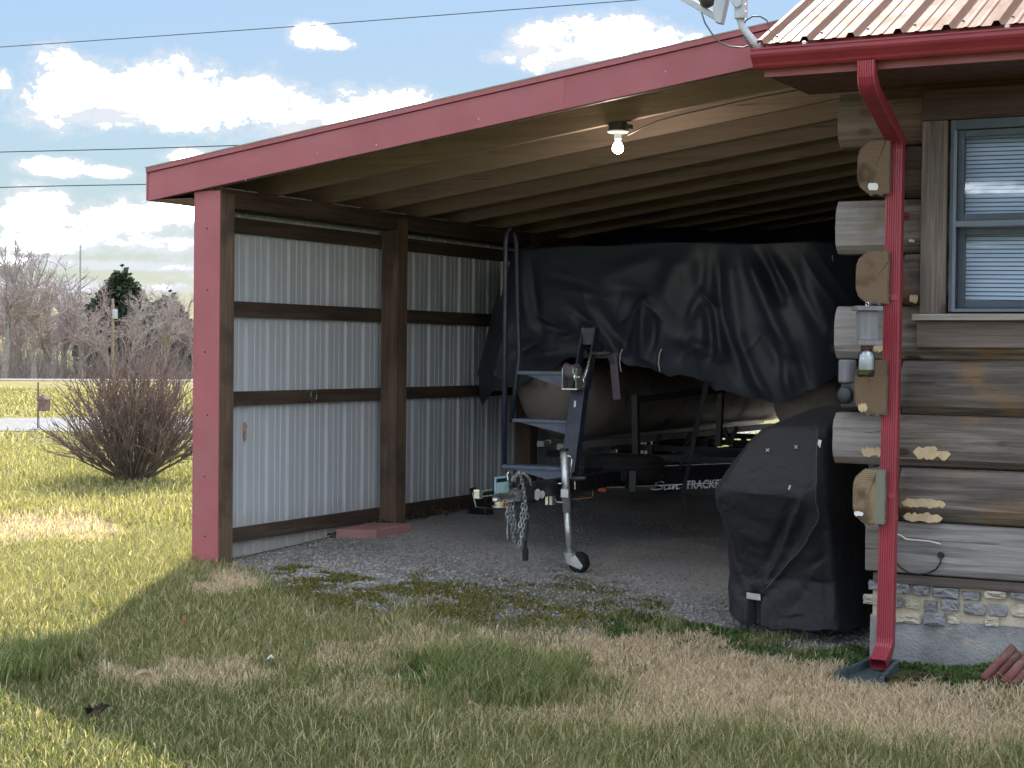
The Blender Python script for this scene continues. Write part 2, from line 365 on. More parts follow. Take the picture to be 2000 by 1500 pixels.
M['polewood'] = plain('pale pole wood', (.30, .24, .18), .85, 0, .15, 4)
M['wire'] = plain('weathered power line', (.035, .045, .055), .6, 0, .1, 1)
M['siding'] = plain('white siding', (.70, .70, .68), .7, 0, .05, 2)
M['shingle'] = plain('grey shingle', (.13, .13, .14), .9, 0, .2, 4)
M['carpaint'] = plain('dark car paint', (.012, .014, .018), .2, 0, .1, 4, spec=.7)
M['yellowvan'] = plain('cream vehicle paint', (.62, .55, .33), .35, 0, .06, 4)
M['road'] = plain('pale asphalt', (.09, .092, .098), .9, 0, .12, 2)
M['drive'] = plain('limestone gravel drive', (.15, .158, .172), .95, 0, .25, 9, bmp=.6)
M['grass'] = toned('grass blades', .7, .45)
M['gravel'] = toned('crushed limestone', .9)
M['bulb'], _N, _b = base_mat('lit bulb', .3); _b.inputs['Base Color'].default_value = (1, 1, 1, 1)
_b.inputs['Emission Color'].default_value = (1, .95, .85, 1); _b.inputs['Emission Strength'].default_value = 4
def fabric(name, c, rough, crinkle, weave, sheen=.2, dust=None):
    m, N, b = base_mat(name, rough, 0, .5); v = coords(N, False)
    colr = N.ramp(N.noise(v, 2.2, 5), (.3, tuple(x * .8 for x in c)), (.7, tuple(x * 1.2 for x in c)))
    if dust: colr = N.mix(N.math('MULTIPLY', N.rng(N.noise(v, 5, 7, .7), .5, .8), .5), colr, (*dust, 1))
    N.put(b.inputs['Base Color'], colr); b.inputs['Sheen Weight'].default_value = sheen; b.inputs['Sheen Roughness'].default_value = .5
    vo = N.new('ShaderNodeTexVoronoi', feature='DISTANCE_TO_EDGE'); N.put(vo.inputs['Vector'], N.mapping(v, (1, 1, .7))); vo.inputs['Scale'].default_value = 9
    h = N.math('ADD', N.math('MULTIPLY', N.noise(v, 14, 5, .6, .8), crinkle), N.math('MULTIPLY', N.rng(vo.outputs[0], 0, .2), crinkle * .25))
    if weave: h = N.math('ADD', h, N.math('MULTIPLY', N.noise(v, 160, 2), weave))
    bump(N, b, h, .6, .012); return m
M['tarp'] = fabric('black woven poly tarp', (.019, .026, .041), .54, .07, 0, 0., (.03, .036, .05))
M['grill'] = fabric('black canvas grill cover', (.0045, .0057, .0095), .66, 1.0, .2, .03, (.014, .016, .02))

# ------------------------------------------------------------------ ground, drive, road
def vnoise(x, y, s, seed=0):
    x = np.asarray(x) * s + seed * 17.3; y = np.asarray(y) * s - seed * 9.1
    xi = np.floor(x).astype(np.int64); yi = np.floor(y).astype(np.int64); fx = S(x - xi); fy = S(y - yi)
    def h(a, b):
        n = (a * 374761393 + b * 668265263 + seed * 1442695) & 0xffffffff; n = ((n ^ (n >> 13)) * 1274126177) & 0xffffffff
        return ((n ^ (n >> 16)) & 0xffff) / 65535.
    return (h(xi, yi) * (1 - fx) + h(xi + 1, yi) * fx) * (1 - fy) + (h(xi, yi + 1) * (1 - fx) + h(xi + 1, yi + 1) * fx) * fy
def fnoise(x, y, s, seed=0): return .55 * vnoise(x, y, s, seed) + .3 * vnoise(x, y, s * 2.1, seed + 1) + .15 * vnoise(x, y, s * 4.3, seed + 2)
EDGE = np.array([(380, 1106), (430, 1106), (480, 1128), (540, 1155), (600, 1200), (700, 1215), (800, 1200), (880, 1225), (1000, 1240), (1150, 1235), (1220, 1205), (1320, 1195),
                 (1400, 1225), (1470, 1258), (1560, 1272), (1640, 1268), (1700, 1232), (1760, 1200)], float)
DRY = [(465, 1143, 60, 30, 1), (330, 1322, 160, 22, .8), (470, 1320, 90, 22, .8), (690, 1290, 130, 28, .6), (820, 1262, 90, 24, .7), (1000, 1252, 170, 20, .7), (1250, 1285, 200, 42, .95), (1480, 1345, 260, 62, .97),
       (1800, 1400, 330, 62, .97), (1330, 1400, 200, 42, .8), (730, 1360, 110, 26, .55), (1080, 1400, 180, 20, .55), (1120, 1260, 140, 26, .8), (100, 1035, 170, 27, .97), (1900, 1450, 220, 30, .8), (620, 1375, 80, 18, .4)]
LONG = [(940, 1335, 210, 48), (60, 1305, 90, 32), (130, 1290, 60, 22), (1370, 1300, 30, 14)]
CLOVER = [(1300, 1195, 90, 22), (1390, 1238, 100, 22), (1480, 1285, 120, 26), (1600, 1300, 130, 34), (1690, 1275, 60, 40), (1230, 1225, 60, 16), (1850, 1330, 190, 48), (1780, 1320, 110, 50), (1960, 1350, 120, 60), (800, 1330, 70, 20)]
MOSS = [(620, 1160, 120, 28), (820, 1190, 200, 34), (1020, 1205, 180, 30), (980, 1150, 200, 22), (1160, 1165, 120, 20), (760, 1165, 150, 26), (900, 1150, 140, 22), (950, 1212, 90, 20), (1080, 1180, 110, 26), (640, 1185, 70, 20), (1180, 1195, 60, 18), (570, 1113, 40, 8), (1250, 1190, 50, 20)]
def ell(px, py, items, k=1.25):
    w = np.zeros_like(px)
    for it in items:
        d = ((px - it[0]) / it[2]) ** 2 + ((py - it[1]) / it[3]) ** 2
        w = np.maximum(w, S((k - d) / .75) * (it[4] if len(it) > 4 else 1.))
    return w
def zones(x, y):
    """patches of the yard: gravel, dry turf, long tufts, clover and moss, as shares from 0 to 1"""
    z = gz(x, y); P = np.stack([x, y, z], -1); px, py = proj(P); ok = (y > 2.5) & (np.abs(px) < 4000)
    n = fnoise(x, y, 2.2, 3) - .5; n2 = fnoise(x, y, 6., 8) - .5
    px = px + n * 120; py = py + n2 * 62
    e = np.interp(px, EDGE[:, 0], EDGE[:, 1])
    g = S((e - py) / 60 + .45 + n2 * 2.2) * ((x > -6.62) & (x < -2.2) & (y > 6.9))
    g = np.where((x > -6.62) & (x < -2.45) & (y > 8.9) & (y < 16.9), 1., g)
    return {'gravel': g * ok, 'dry': ell(px, py, DRY) * ok, 'long': ell(px, py, LONG) * ok, 'clover': ell(px, py, CLOVER) * ok, 'moss': ell(px, py, MOSS) * ok, 'n': n, 'n2': n2}
def spaced(a, b, step, lo, hi, k=1.22):
    mid = list(np.arange(a, b, step)); d = step; l = []; r = []; p = a
    while p > lo: d *= k; p -= d; l.append(p)
    d = step; p = mid[-1]
    while p < hi: d *= k; p += d; r.append(p)
    return np.array(l[::-1] + mid + r)
gx = spaced(-9.5, 1.0, .09, -2500, 2500); gy = spaced(3.2, 14.5, .09, -2500, 2500)
GX, GY = np.meshgrid(gx, gy); x = GX.ravel(); y = GY.ravel()
zn = zones(x, y)
base = np.stack([.13 + .05 * zn['n'], .135 + .04 * zn['n'], .055 + .0 * x], -1)
lawn_far = np.array([.21, .19, .07]); w = S((np.hypot(x, y) - 12) / 20)[:, None]; base = base * (1 - w) + lawn_far * (1 + .35 * (fnoise(x, y, .12, 5) - .5))[:, None] * w
def over(c, w): global base; base = base * (1 - w[:, None]) + np.array(c) * w[:, None]
over((.40, .335, .265), zn['dry'] * .8); over((.07, .10, .03), zn['clover'] * .8)
fine = S((y - 8.6) / 1.4)
over((.215, .218, .225), zn['gravel'] * (1 - fine * .0)); over((.40, .395, .385), zn['gravel'] * fine * .9)
over((.10, .10, .03), np.clip(zn['moss'] * 1.1 * (zn['n2'] > -.06), 0, .85))
V = np.stack([x, y, gz(x, y) + .012 * (fnoise(x, y, 1.4, 4) - .5) * (np.hypot(x, y) < 60)], -1)
a, b = len(gy), len(gx); idx = np.arange(a * b).reshape(a, b)
FC = np.stack([idx[:-1, :-1].ravel(), idx[:-1, 1:].ravel(), idx[1:, 1:].ravel(), idx[1:, :-1].ravel()], -1)
gm, N, bb = base_mat('yard soil and turf', .95, 0, .1); at = N.new('ShaderNodeAttribute', attribute_name='tone'); v = coords(N, False)
sp = N.math('ADD', N.math('MULTIPLY', N.noise(v, 38, 5, .7), .7), N.math('MULTIPLY', N.noise(v, 1.3, 5), .5))
N.put(bb.inputs['Base Color'], N.mix(1., at.outputs['Color'], N.ramp(sp, (.35, (.5, .5, .5)), (.85, (1.45, 1.4, 1.35))), 'MULTIPLY'))
bump(N, bb, N.noise(v, 60, 6, .7), .8, .02)
ground = struct(npmesh('ground', V, FC, gm, base, smooth=True))

def strip(name, pts, mat, z):
    m = MB(); m.add([(p[0], p[1], z) for p in pts], [tuple(range(len(pts)))]); return struct(m.build(name, mat, base=(0, 0, 0)))
def gpt(px, py): return G(px, py)
aL, aR, bL, bR = G(-100, 819), G(420, 814), G(-100, 842), G(420, 846)
ex = lambda p, q, t: p + (q - p) * t
strip('driveway', [ex(aL, aR, -1.2), ex(aL, aR, 3.0), ex(bL, bR, 3.4), ex(bL, bR, -1.2)], M['drive'], .012)
aL, aR, bL, bR = G(-100, 740), G(420, 742), G(-100, 743.5), G(420, 745.5)
strip('road', [ex(aL, aR, -2), ex(aL, aR, 4), ex(bL, bR, 4), ex(bL, bR, -2)], M['road'], .02)

# ------------------------------------------------------------------ carport
XF = -6.46; YP = 8.268; YF = 8.228
zb = lambda X: 2.262 + .1385 * (X + 7.0)          # underside of the roof frame
cp = thing('carport', 'lean-to carport with faded red steel trim and white ribbed wall, beside the log house', 'carport', (-4.6, 8.3, 0))
posts = [8.268, 10.307, 12.40, 14.45, 16.50]
for i, yp in enumerate(posts):
    p = MB().box(-6.600, XF, yp, yp + .14, -.02, zb(-6.6) - .02).build('post', M['treated_up'], cp, bevel=.006)
    if i == 0:
        t = MB(); t.box(-6.655, -6.462, YP - .008, YP - .002, -.02, zb(-6.65)); t.box(-6.662, -6.656, YP - .008, YP + .09, -.02, zb(-6.65))
        t.build('post_trim', M['red'], p)
        for zs in (.18, .55, .93, 1.32, 1.70, 2.08):
            MB().lathe((-6.555 + random.uniform(-.02, .02), YP - .008, zs), (0, -1, 0), [(.006, 0), (.006, .002), (.003, .005)], 8).build('screw', M['dirtgrey'], p)
ends = posts + [16.64]
def girt(z0, z1):
    for a_, b_ in ((8.275, 10.376), (10.378, 12.47), (12.472, 14.52), (14.522, 16.64)):
        MB().box(-6.637, -6.602, a_, b_, z0 + random.uniform(-.004, .004), z1).build('girt', M['treated'], cp, bevel=.003)
for ya, yb in ((424, 453), (588, 617), (765, 791.6), (1032, 1060)):
    girt(PX(459, yb, -6.602)[2], PX(459, ya, -6.602)[2])
for a_, b_ in ((8.272, 12.39), (12.392, 16.64)):
    MB().box(-6.598, -6.53, a_, b_, 2.205, zb(-6.6) - .001).build('header_beam', M['treated'], cp, bevel=.004)
    MB().box(-6.528, -6.462, a_ + .002, b_, 2.212, zb(-6.53) - .001).build('header_beam', M['treated'], cp, bevel=.004)
def ribbed(u0, n=4, pitch=.2286, depth=.019):
    """cross-section of one 36 inch panel: (along, out)"""
    pr_ = []
    for k in range(n):
        s0 = u0 + k * pitch
        pr_ += [(s0, 0), (s0 + .012, depth), (s0 + .034, depth), (s0 + .046, 0)]
        for q in (.100, .160): pr_ += [(s0 + q, 0), (s0 + q + .006, .004), (s0 + q + .018, .004), (s0 + q + .024, 0)]
    pr_.append((u0 + n * pitch - .0004, 0)); return pr_
rib_y = PX(478.6, 800, -6.64)[1] - .023 - .2286 * 2
for k in range(10):
    y0 = rib_y + .9144 * k; pr_ = [(u, d) for u, d in ribbed(y0) if 8.275 < u < 16.66]
    if len(pr_) < 2: continue
    m = MB(); m.grid([[(-6.6385 - d - .0006 * (k % 2), u, -.03) for u, d in pr_], [(-6.6385 - d - .0006 * (k % 2), u, 2.36) for u, d in pr_]])
    m.build('wall_panel', M['panel'], cp, solid=.0008)
m = MB(); rs = [PX(a_, b_, -6.6375) for a_, b_ in ((474, 826), (480, 824), (483, 832), (481, 845), (482, 858), (478, 862), (476, 846), (473, 838))]; m.prism(rs, (.0008, 0, 0)); m.build('rust_stain', M['rust'], cp)
# roof frame
nr = 0
for k in range(14):
    yk = 8.262 + .61 * k
    MB().prism([(-6.99, yk, zb(-6.99) + .002), (-2.52, yk, zb(-2.52) + .002), (-2.52, yk, zb(-2.52) + .165), (-6.99, yk, zb(-6.99) + .165)], (0, .038, 0)).build('rafter', M['rafter'], cp, bevel=.003)
for k in range(7):
    XE = -2.90 if k == 0 else -2.5; y0 = 8.245 + 1.2 * k; y1 = min(y0 + 1.198, 16.62)
    MB().prism([(-6.99, y0, zb(-6.99) + .167), (XE, y0, zb(XE) + .167), (XE, y0, zb(XE) + .179), (-6.99, y0, zb(-6.99) + .179)], (0, y1 - y0, 0)).build('roof_deck', M['deck'], cp)
for k in range(10):
    pr_ = [(u, d) for u, d in ribbed(8.24 + .9144 * k) if u < 16.66]
    if len(pr_) < 2: continue
    XE = -2.90 if k == 0 else -2.5
    m = MB(); m.grid([[(-7.01, u, zb(-7.01) + .182 + d) for u, d in pr_], [(XE, u, zb(XE) + .182 + d) for u, d in pr_]]); m.build('roof_panel', M['red_roof'], cp, solid=.0008)
sl = Vector((1, 0, .1385))
def slope_bar(x0, x1, y, w, zlo, zhi): return MB().prism([(x0, y, zb(x0) + zlo), (x1, y, zb(x1) + zlo), (x1, y, zb(x1) + zhi), (x0, y, zb(x0) + zhi)], (0, w, 0))
for a_, b_, dy in ((-7.0, -5.72, 0), (-5.74, -4.1, -.0015), (-4.12, -2.88, 0)):
    slope_bar(a_, b_, YF + dy, .008, 0, .172).build('fascia', M['red'], cp)
    slope_bar(a_, b_, YF + .0085 + dy, .02, -.004, .012).build('fascia_lip', M['soffit'], cp)
slope_bar(-7.012, -2.88, YF - .012, .05, .176, .204).build('rake_trim', M['red'], cp, bevel=.002)
slope_bar(-7.016, -2.88, YF - .014, .06, .2045, .212).build('rake_trim_edge', M['lit_edge'], cp)  # lit top of the trim, put in as a paler strip
MB().box(-7.014, -7.003, YF - .004, 16.66, 2.262, 2.462).build('eave_trim', M['red'], cp)
MB().box(-7.002, -6.664, YF + .01, 16.62, 2.262, 2.268).build('eave_soffit', M['soffit'], cp)
MB().box(-6.59, -2.52, 16.56, 16.63, 2.05, 2.335).build('rear_beam', M['treated'], cp)
MB().prism([(-6.59, 16.64, 2.30), (-2.52, 16.64, 2.30), (-2.52, 16.64, zb(-2.52)), (-6.59, 16.64, zb(-6.59))], (0, .02, 0)).build('rear_panel', M['panel'], cp)
for (px, py, dx) in ((480, 352, 0), (735, 283, 0), (935, 232, 0), (1300, 140, 0), (620, 300, 0)):
    p = PY(px, py, YF - .003); MB().lathe(p, (0, -1, 0), [(.004, 0), (.003, .003)], 6).build('screw', M['white'], cp)
for k in range(4):  # added wall, shuts out the bright lawn and back light behind the boat
    pr_ = [(u, d) for u, d in ribbed(-5.45 + .9144 * k) if u < -2.52]
    if len(pr_) > 1: m = MB(); m.grid([[(u, 16.655 + d, -.25) for u, d in pr_], [(u, 16.655 + d, 2.32) for u, d in pr_]]); m.build('added_rear_panel', M['panel'], cp, solid=.0008)
# lamp on the second rafter, with its stapled cable
lp = PY(1207, 262, 8.86); top = zb(lp[0]) - .003
lamp = thing('ceiling_lamp', 'bare lit bulb in a round porcelain holder under the carport roof', 'lamp', (lp[0], lp[1], top - .16))
MB().lathe((lp[0], lp[1], top), (0, 0, -1), [(.052, 0), (.056, .004), (.056, .042), (.05, .045)], 20).build('junction_box', M['dirtgrey'], lamp, smooth=False)
MB().lathe((lp[0], lp[1], top - .046), (0, 0, -1), [(.064, 0), (.066, .006), (.05, .014), (.024, .02), (.022, .045), (.02, .05)], 20).build('lamp_holder', M['white'], lamp, smooth=True)
bz = top - .098
MB().lathe((lp[0], lp[1], bz), (0, 0, -1), [(.012, 0), (.016, .012), (.028, .03), (.033, .048), (.030, .064), (.018, .076), (.004, .08)], 18).build('bulb', M['bulb'], lamp, smooth=True)
MB().box(lp[0] + .05, lp[0] + .085, lp[1] - .02, lp[1] + .02, top - .04, top - .015).build('cable_clamp', M['dirtgrey'], lamp)
ld = bpy.data.lights.new('lamp_light', 'POINT'); ld.energy = 4; ld.color = (1, .84, .62); ld.shadow_soft_size = .035
lo = bpy.data.objects.new('lamp_light', ld); COL.objects.link(lo); lo.parent = lamp; lo.location = (0, 0, (bz - .12) - (top - .16))
ld.energy = 2.2
cab = [PY(a_, b_, 8.845) for a_, b_ in ((1226, 264), (1258, 248), (1285, 236), (1320, 226), (1360, 217), (1420, 203), (1480, 190), (1520, 183), (1600, 168))]
tag(MB().tube(cab, .0045, 6).build('electric_cable', M['cable'], smooth=True), 'thin grey cable stapled along a carport rafter to the lamp', 'cable')

# ------------------------------------------------------------------ log house
HO = (-2.4, 8.62, -.26)
house = thing('log_house', 'weathered brown log house with red gutter and stone footing', 'house', HO)
SILV = (.06, (.38, .36, .345))
M['log'] = wood('weathered grey brown log', (.04, .037, .037), (.125, .108, .098), (.28, .243, .213), axis=0, knot=.85, blotch=(.21, .13, .07), silver=SILV)
M['log_top'] = wood('sheltered brown log', (.055, .036, .028), (.12, .078, .058), (.19, .13, .10), axis=0, knot=.5, silver=(.0, (.24, .19, .16)))
M['log_grey'] = wood('silver grey plank log', (.11, .105, .105), (.25, .24, .235), (.40, .38, .37), axis=0, knot=.8, silver=(.0, (.26, .23, .20)))
M['log_y'] = wood('weathered side log', (.07, .055, .045), (.13, .105, .09), (.20, .17, .15), axis=1, knot=.4)
M['trim'] = wood('grey brown window board', (.06, .05, .045), (.145, .12, .105), (.25, .21, .185), axis=2, knot=.7)
M['trim_x'] = wood('grey brown cross board', (.075, .06, .055), (.13, .105, .095), (.20, .165, .15), axis=0, knot=.6)
M['trim_top'] = wood('dark brown head board', (.045, .028, .024), (.075, .048, .042), (.10, .07, .06), axis=0, knot=.3)
M['sill'] = wood('pale bare sill board', (.22, .20, .175), (.32, .295, .265), (.40, .37, .34), axis=0, knot=.2)
M['end'] = endgrain('log end grain', (.145, .10, .065), (.215, .152, .10), (-.012 - 0., .21 + .26, .278))
M['end_green'] = endgrain('log end grain with green edge', (.21, .15, .09), (.31, .23, .145), (-.03, .21 + .26, .278), True)
zc = [2.713, 2.423, 2.151, 1.868, 1.599, 1.318, 1.04, .767, .486, .21]
X1 = 1.7
def dprof(z0, z1, bulge, n=9, groove=.012):
    """front curve of a D log as (out, z)"""
    pts = [(-groove, z0)]
    for k in range(n):
        t = k / (n - 1); pts.append((bulge * (1 - abs(2 * t - 1) ** 4.5), z0 + .008 + (z1 - z0 - .016) * t))
    return pts + [(-groove, z1)]
def xlog(x0, x1, z0, z1, mat, bulge=.045, flat=False):
    pr_ = dprof(z0 + .003, z1 - .003, bulge * (.12 if flat else 1)); n = max(2, int((x1 - x0) / .35)); rows = []
    for i in range(n + 1):
        x_ = x0 + (x1 - x0) * i / n; j = [random.uniform(-.003, .003) for _ in pr_]
        rows.append([(x_, 8.62 - o + q, z_) for (o, z_), q in zip(pr_, j)] + [(x_, 8.76, z1 - .003), (x_, 8.76, z0 + .003)])
    m = MB(); m.grid(rows, closed=True); k = len(rows[0]); m.f.append(tuple(range(k))[::-1]); m.f.append(tuple(range(n * k, n * k + k)))
    return m.build('log', mat, house, bevel=.004)
def ylog(y0, y1, z0, z1, endmat=None):
    pr_ = dprof(z0 + .003, z1 - .003, .05); rows = []
    for y_ in (y0, y0 + .25, y0 + .6, 12., y1):
        rows.append([(-2.445 - o * 1.0, y_, z_) for o, z_ in pr_] + [(-2.331, y_, z1 - .003), (-2.331, y_, z0 + .003)])
    m = MB(); m.grid(rows, closed=True); k = len(rows[0]); m.f.append(tuple(range(k))); m.f.append(tuple(range(4 * k, 5 * k))[::-1])
    o = m.build('log', M['log_y'], house, bevel=.004)
    if endmat:
        r = rows[0]; c0 = np.mean(np.array(r), 0); e = [tuple(c0 + (np.array(p) - c0) * .985 - np.array([0, .004, 0])) for p in r]
        cut = []
        for p in e: cut.append(p)
        g = MB(); g.prism(cut, (0, .003, 0)); g.build('end_grain', endmat, o)
        for q in (-2.425, -2.375): MB().box(q - .009, q + .009, y0 - .0045, y0 + .05, z0 - .006, z0 + .004).build('tongue', M['log_y'], o)
    return o
WX0, WX1, WZ0, WZ1 = PY(1856, 400, 8.56)[0], -1.10, PY(1900, 609, 8.56)[2], PY(1900, 233, 8.56)[2]
for i in range(9):
    z1, z0 = zc[i], zc[i + 1]; passing = i % 2 == 0; mat = M['log_top'] if i < 2 else (M['log_grey'] if i == 8 else M['log'])
    xa = (-2.508 if i == 8 else -2.681 + random.uniform(-.008, .008)) if passing else -2.325
    if i == 2 or i == 4: mat = M['log']
    if i <= 3:
        xlog(xa, WX0 + .01, z0, z1, mat); xlog(WX1 - .01, X1, z0, z1, mat)
        if i == 0: xlog(WX0 + .012, WX1 - .012, WZ1 + .02, z1, mat)
        if i == 3: xlog(WX0 + .012, WX1 - .012, z0, WZ0 - .015, mat) if WZ0 - .015 > z0 + .02 else None
    else: xlog(xa, X1, z0, z1, mat, flat=(i == 8))
    if passing: ylog(8.772, 16.4, z0, z1)
    else: ylog(8.35, 16.4, z0, z1, M['end_green'] if i == 7 else M['end'])
MB().box(-2.47, X1, 8.635, 8.76, .158, .206).build('sill_plate', M['trim_x'], house, bevel=.004)
MB().box(-2.445, -2.33, 8.765, 16.4, .158, .206).build('sill_plate', M['log_y'], house)
# footing: concrete with ledge stones above
fm = MB(); fm.box(-2.488, X1, 8.66, 8.80, -.6, -.02); fm.build('footing', M['concrete'], house)
MB().box(-2.478, X1, 8.668, 8.80, -.0195, .157).build('mortar_bed', M['mortar'], house)
MB().box(-2.47, -2.35, 8.802, 16.4, -.6, .157).build('footing', M['concrete'], house)
def stone(x0, x1, z0, z1, out, mat):
    m = MB(); n = 7; rows = []
    cx_, cz_ = (x0 + x1) / 2, (z0 + z1) / 2; ring = []
    for k in range(12):
        t = 2 * math.pi * (k + .5) / 12; c, s_ = math.cos(t), math.sin(t); q = (abs(c) ** 12 + abs(s_) ** 12) ** (-1 / 12)
        ring.append((c * q * random.uniform(.93, 1.03), s_ * q * random.uniform(.9, 1.04)))
    for f_, d in ((1.0, .0), (1.0, .6), (.86, .95), (.45, 1.0)):
        rows.append([(cx_ + a_ * f_ * (x1 - x0) / 2, 8.672 - out * d * random.uniform(.75, 1.1) - .0, cz_ + b_ * f_ * (z1 - z0) / 2) for a_, b_ in ring])
    m.grid(rows, closed=True); m.f.append(tuple(range(36, 48))); return m.build('stone', mat, house)
for r_, (za, zb_) in enumerate(((.096, .154), (.024, .088), (-.05, .016))):
    x_ = -2.50 if r_ != 1 else -2.53
    while x_ < X1 - .1:
        w_ = random.uniform(.06, .15); dz = random.uniform(-.012, .012)
        if r_ == 2 and random.random() < .28: x_ += w_; continue
        stone(x_, x_ + w_, za + dz + random.uniform(0, .012), zb_ + dz + random.uniform(-.006, .01), random.uniform(.018, .046), M['stone_b'] if random.random() < .4 else M['stone_t'])
        x_ += w_ + random.uniform(.010, .02)
# window boards, frame, sashes, blind
tx0 = PY(1800, 400, 8.55)[0]; tx1 = PY(1850, 400, 8.55)[0]; hz0, hz1 = PY(1830, 236, 8.55)[2], PY(1830, 176, 8.55)[2]; sz1 = PY(1850, 613, 8.53)[2]; sz0 = PY(1850, 626, 8.53)[2]; pz0 = PY(1850, 679, 8.54)[2]
MB().box(tx0, tx1, 8.535, 8.60, sz1 + .001, hz0 - .001).build('window_board', M['trim'], house, bevel=.004)
MB().box(WX1 + .02, WX1 + .02 + tx1 - tx0, 8.535, 8.60, sz1 + .001, hz0 - .001).build('window_board', M['trim'], house, bevel=.004)
MB().box(tx0, WX1 + .02 + tx1 - tx0, 8.53, 8.60, hz0, hz1).build('head_board', M['trim_top'], house, bevel=.004)
MB().box(tx0 - .03, WX1 + .2, 8.50, 8.60, sz0, sz1).build('window_sill', M['sill'], house, bevel=.004)
MB().box(tx0 - .015, WX1 + .18, 8.54, 8.60, pz0, sz0 - .001).build('apron_board', M['trim_x'], house, bevel=.004)
win = MB()
jw = .03
win.box(WX0, WX0 + jw, 8.545, 8.66, WZ0, WZ1); win.box(WX1 - jw, WX1, 8.545, 8.66, WZ0, WZ1)
win.box(WX0 + jw, WX1 - jw, 8.546, 8.66, WZ1 - .05, WZ1); win.box(WX0 + jw, WX1 - jw, 8.546, 8.66, WZ0, WZ0 + .018)
wf = win.build('window', M['window'], house, bevel=.003)
zm = PY(1900, 437, 8.56)[2]; a0, a1 = WX0 + jw + .001, WX1 - jw - .001
MB().box(a0 - .012, a0 + .004, 8.538, 8.5445, WZ0 + .004, WZ1 - .055).build('window_bead', M['window_lt'], wf)
MB().box(a0 - .012, a1, 8.5375, 8.5445, WZ0 + .0, WZ0 + .012).build('window_bead', M['window_lt'], wf)
MB().box(a0 - .008, a1, 8.537, 8.552, zm - .016, zm + .014).build('meeting_rail', M['window_lt'], wf, bevel=.002)
def sash(z0, z1, y_, bw):
    m = MB(); m.box(a0, a0 + bw, y_, y_ + .03, z0, z1); m.box(a1 - bw, a1, y_, y_ + .03, z0, z1)
    m.box(a0 + bw, a1 - bw, y_ + .001, y_ + .03, z1 - bw, z1); m.box(a0 + bw, a1 - bw, y_ + .001, y_ + .03, z0, z0 + bw)
    m.build('sash', M['window'], wf, bevel=.003)
    MB().box(a0 + bw - .004, a1 - bw + .004, y_ + .012, y_ + .016, z0 + bw - .004, z1 - bw + .004).build('pane', M['glass'], wf)
sash(zm + .016, WZ1 - .052, 8.565, .034); sash(WZ0 + .02, zm - .018, 8.60, .036)
zz = WZ1 - .075; k = 0
while zz > WZ0 + .05:
    y_ = 8.665
    MB().add([(a0 + .02, y_ + .012, zz + .0085), (a1 - .02, y_ + .012, zz + .0085 - .014), (a1 - .02, y_, zz - .0085 - .014), (a0 + .02, y_, zz - .0085)], [(0, 1, 2, 3)]).build('slat', M['blind'], wf, solid=.0008)
    zz -= .0215; k += 1
MB().box(a0 + .005, a1 - .005, 8.70, 8.705, WZ0 + .01, WZ1 - .03).build('room_dark_sheet', M['window'], wf)  # dark sheet standing in for the unlit room behind the slats
# eave: soffit, fascia, roof, gutter
MB().box(-2.845, X1 + .4, 7.955, 8.617, 2.716, 2.73).build('soffit', M['soffit'], house)
MB().box(-2.45, X1, 8.575, 8.617, 2.66, 2.7155).build('frieze_board', M['trim_top'], house)
MB().box(-2.85, X1 + .4, 7.935, 7.954, 2.708, 2.868).build('fascia', M['red'], house)
PITCH = .48; RY0, RZ0 = 7.90, 2.872
rz = lambda Y: RZ0 + PITCH * (Y - RY0)
RIDGE = 12.4
MB().prism([(-2.85, 7.955, rz(7.955) - .055), (-2.85, RIDGE, rz(RIDGE) - .055), (-2.85, RIDGE, rz(RIDGE) - .012), (-2.85, 7.955, rz(7.955) - .012)], (X1 + .4 + 2.85, 0, 0)).build('roof_sheathing', M['soffit'], house)
MB().prism([(-2.85, RIDGE + .002, rz(RIDGE) - .055), (-2.85, 2 * RIDGE - 7.9, RZ0 - .055), (-2.85, 2 * RIDGE - 7.9, RZ0 - .012), (-2.85, RIDGE + .002, rz(RIDGE) - .012)], (X1 + .4 + 2.85, 0, 0)).build('roof_sheathing', M['soffit'], house)
MB().prism([(-2.44, 8.70, 2.72), (-2.44, 16.1, 2.72), (-2.44, RIDGE, rz(RIDGE) - .06)], (.08, 0, 0)).build('gable_wall', M['log_y'], house)
MB().prism([(-2.871, 7.93, rz(7.93) - .075), (-2.871, RIDGE, rz(RIDGE) - .075), (-2.871, RIDGE, rz(RIDGE) + .012), (-2.871, 7.93, rz(7.93) + .012)], (.018, 0, 0)).build('rake_board', M['red'], house)
xr0 = PY(1573.4, 74, RY0)[0] - .023
for k in range(-1, 5):
    pr_ = [(u, d) for u, d in ribbed(xr0 - .2286 + .9144 * k, depth=.021) if -2.872 <= u < X1 + .4]
    if len(pr_) < 2: continue
    if pr_[0][0] < -2.65: pr_ = [(-2.872, 0)] + pr_
    m = MB(); m.grid([[(u, yy, rz(yy) + d) for u, d in pr_] for yy in (RY0 - .02, RIDGE)])
    pan = m.build('roof_panel', M['red_roof'], house, solid=.0008)
    for q in range(4):
        xs = xr0 - .2286 + .9144 * k + .2286 * q + .075
        if -2.85 < xs < -1.2:
            MB().lathe((xs, RY0 + .09, rz(RY0 + .09)), (0, -PITCH, 1), [(.007, 0), (.007, .003), (.004, .006)], 6).build('screw', M['dirtgrey'], pan)
m = MB(); m.grid([[(x_, yy, RZ0 - .012 + PITCH * (2 * RIDGE - 7.9 - yy)) for x_ in (-2.872, X1 + .4)] for yy in (RIDGE, 2 * RIDGE - 7.88)]); m.build('roof_panel', M['red_roof'], house)
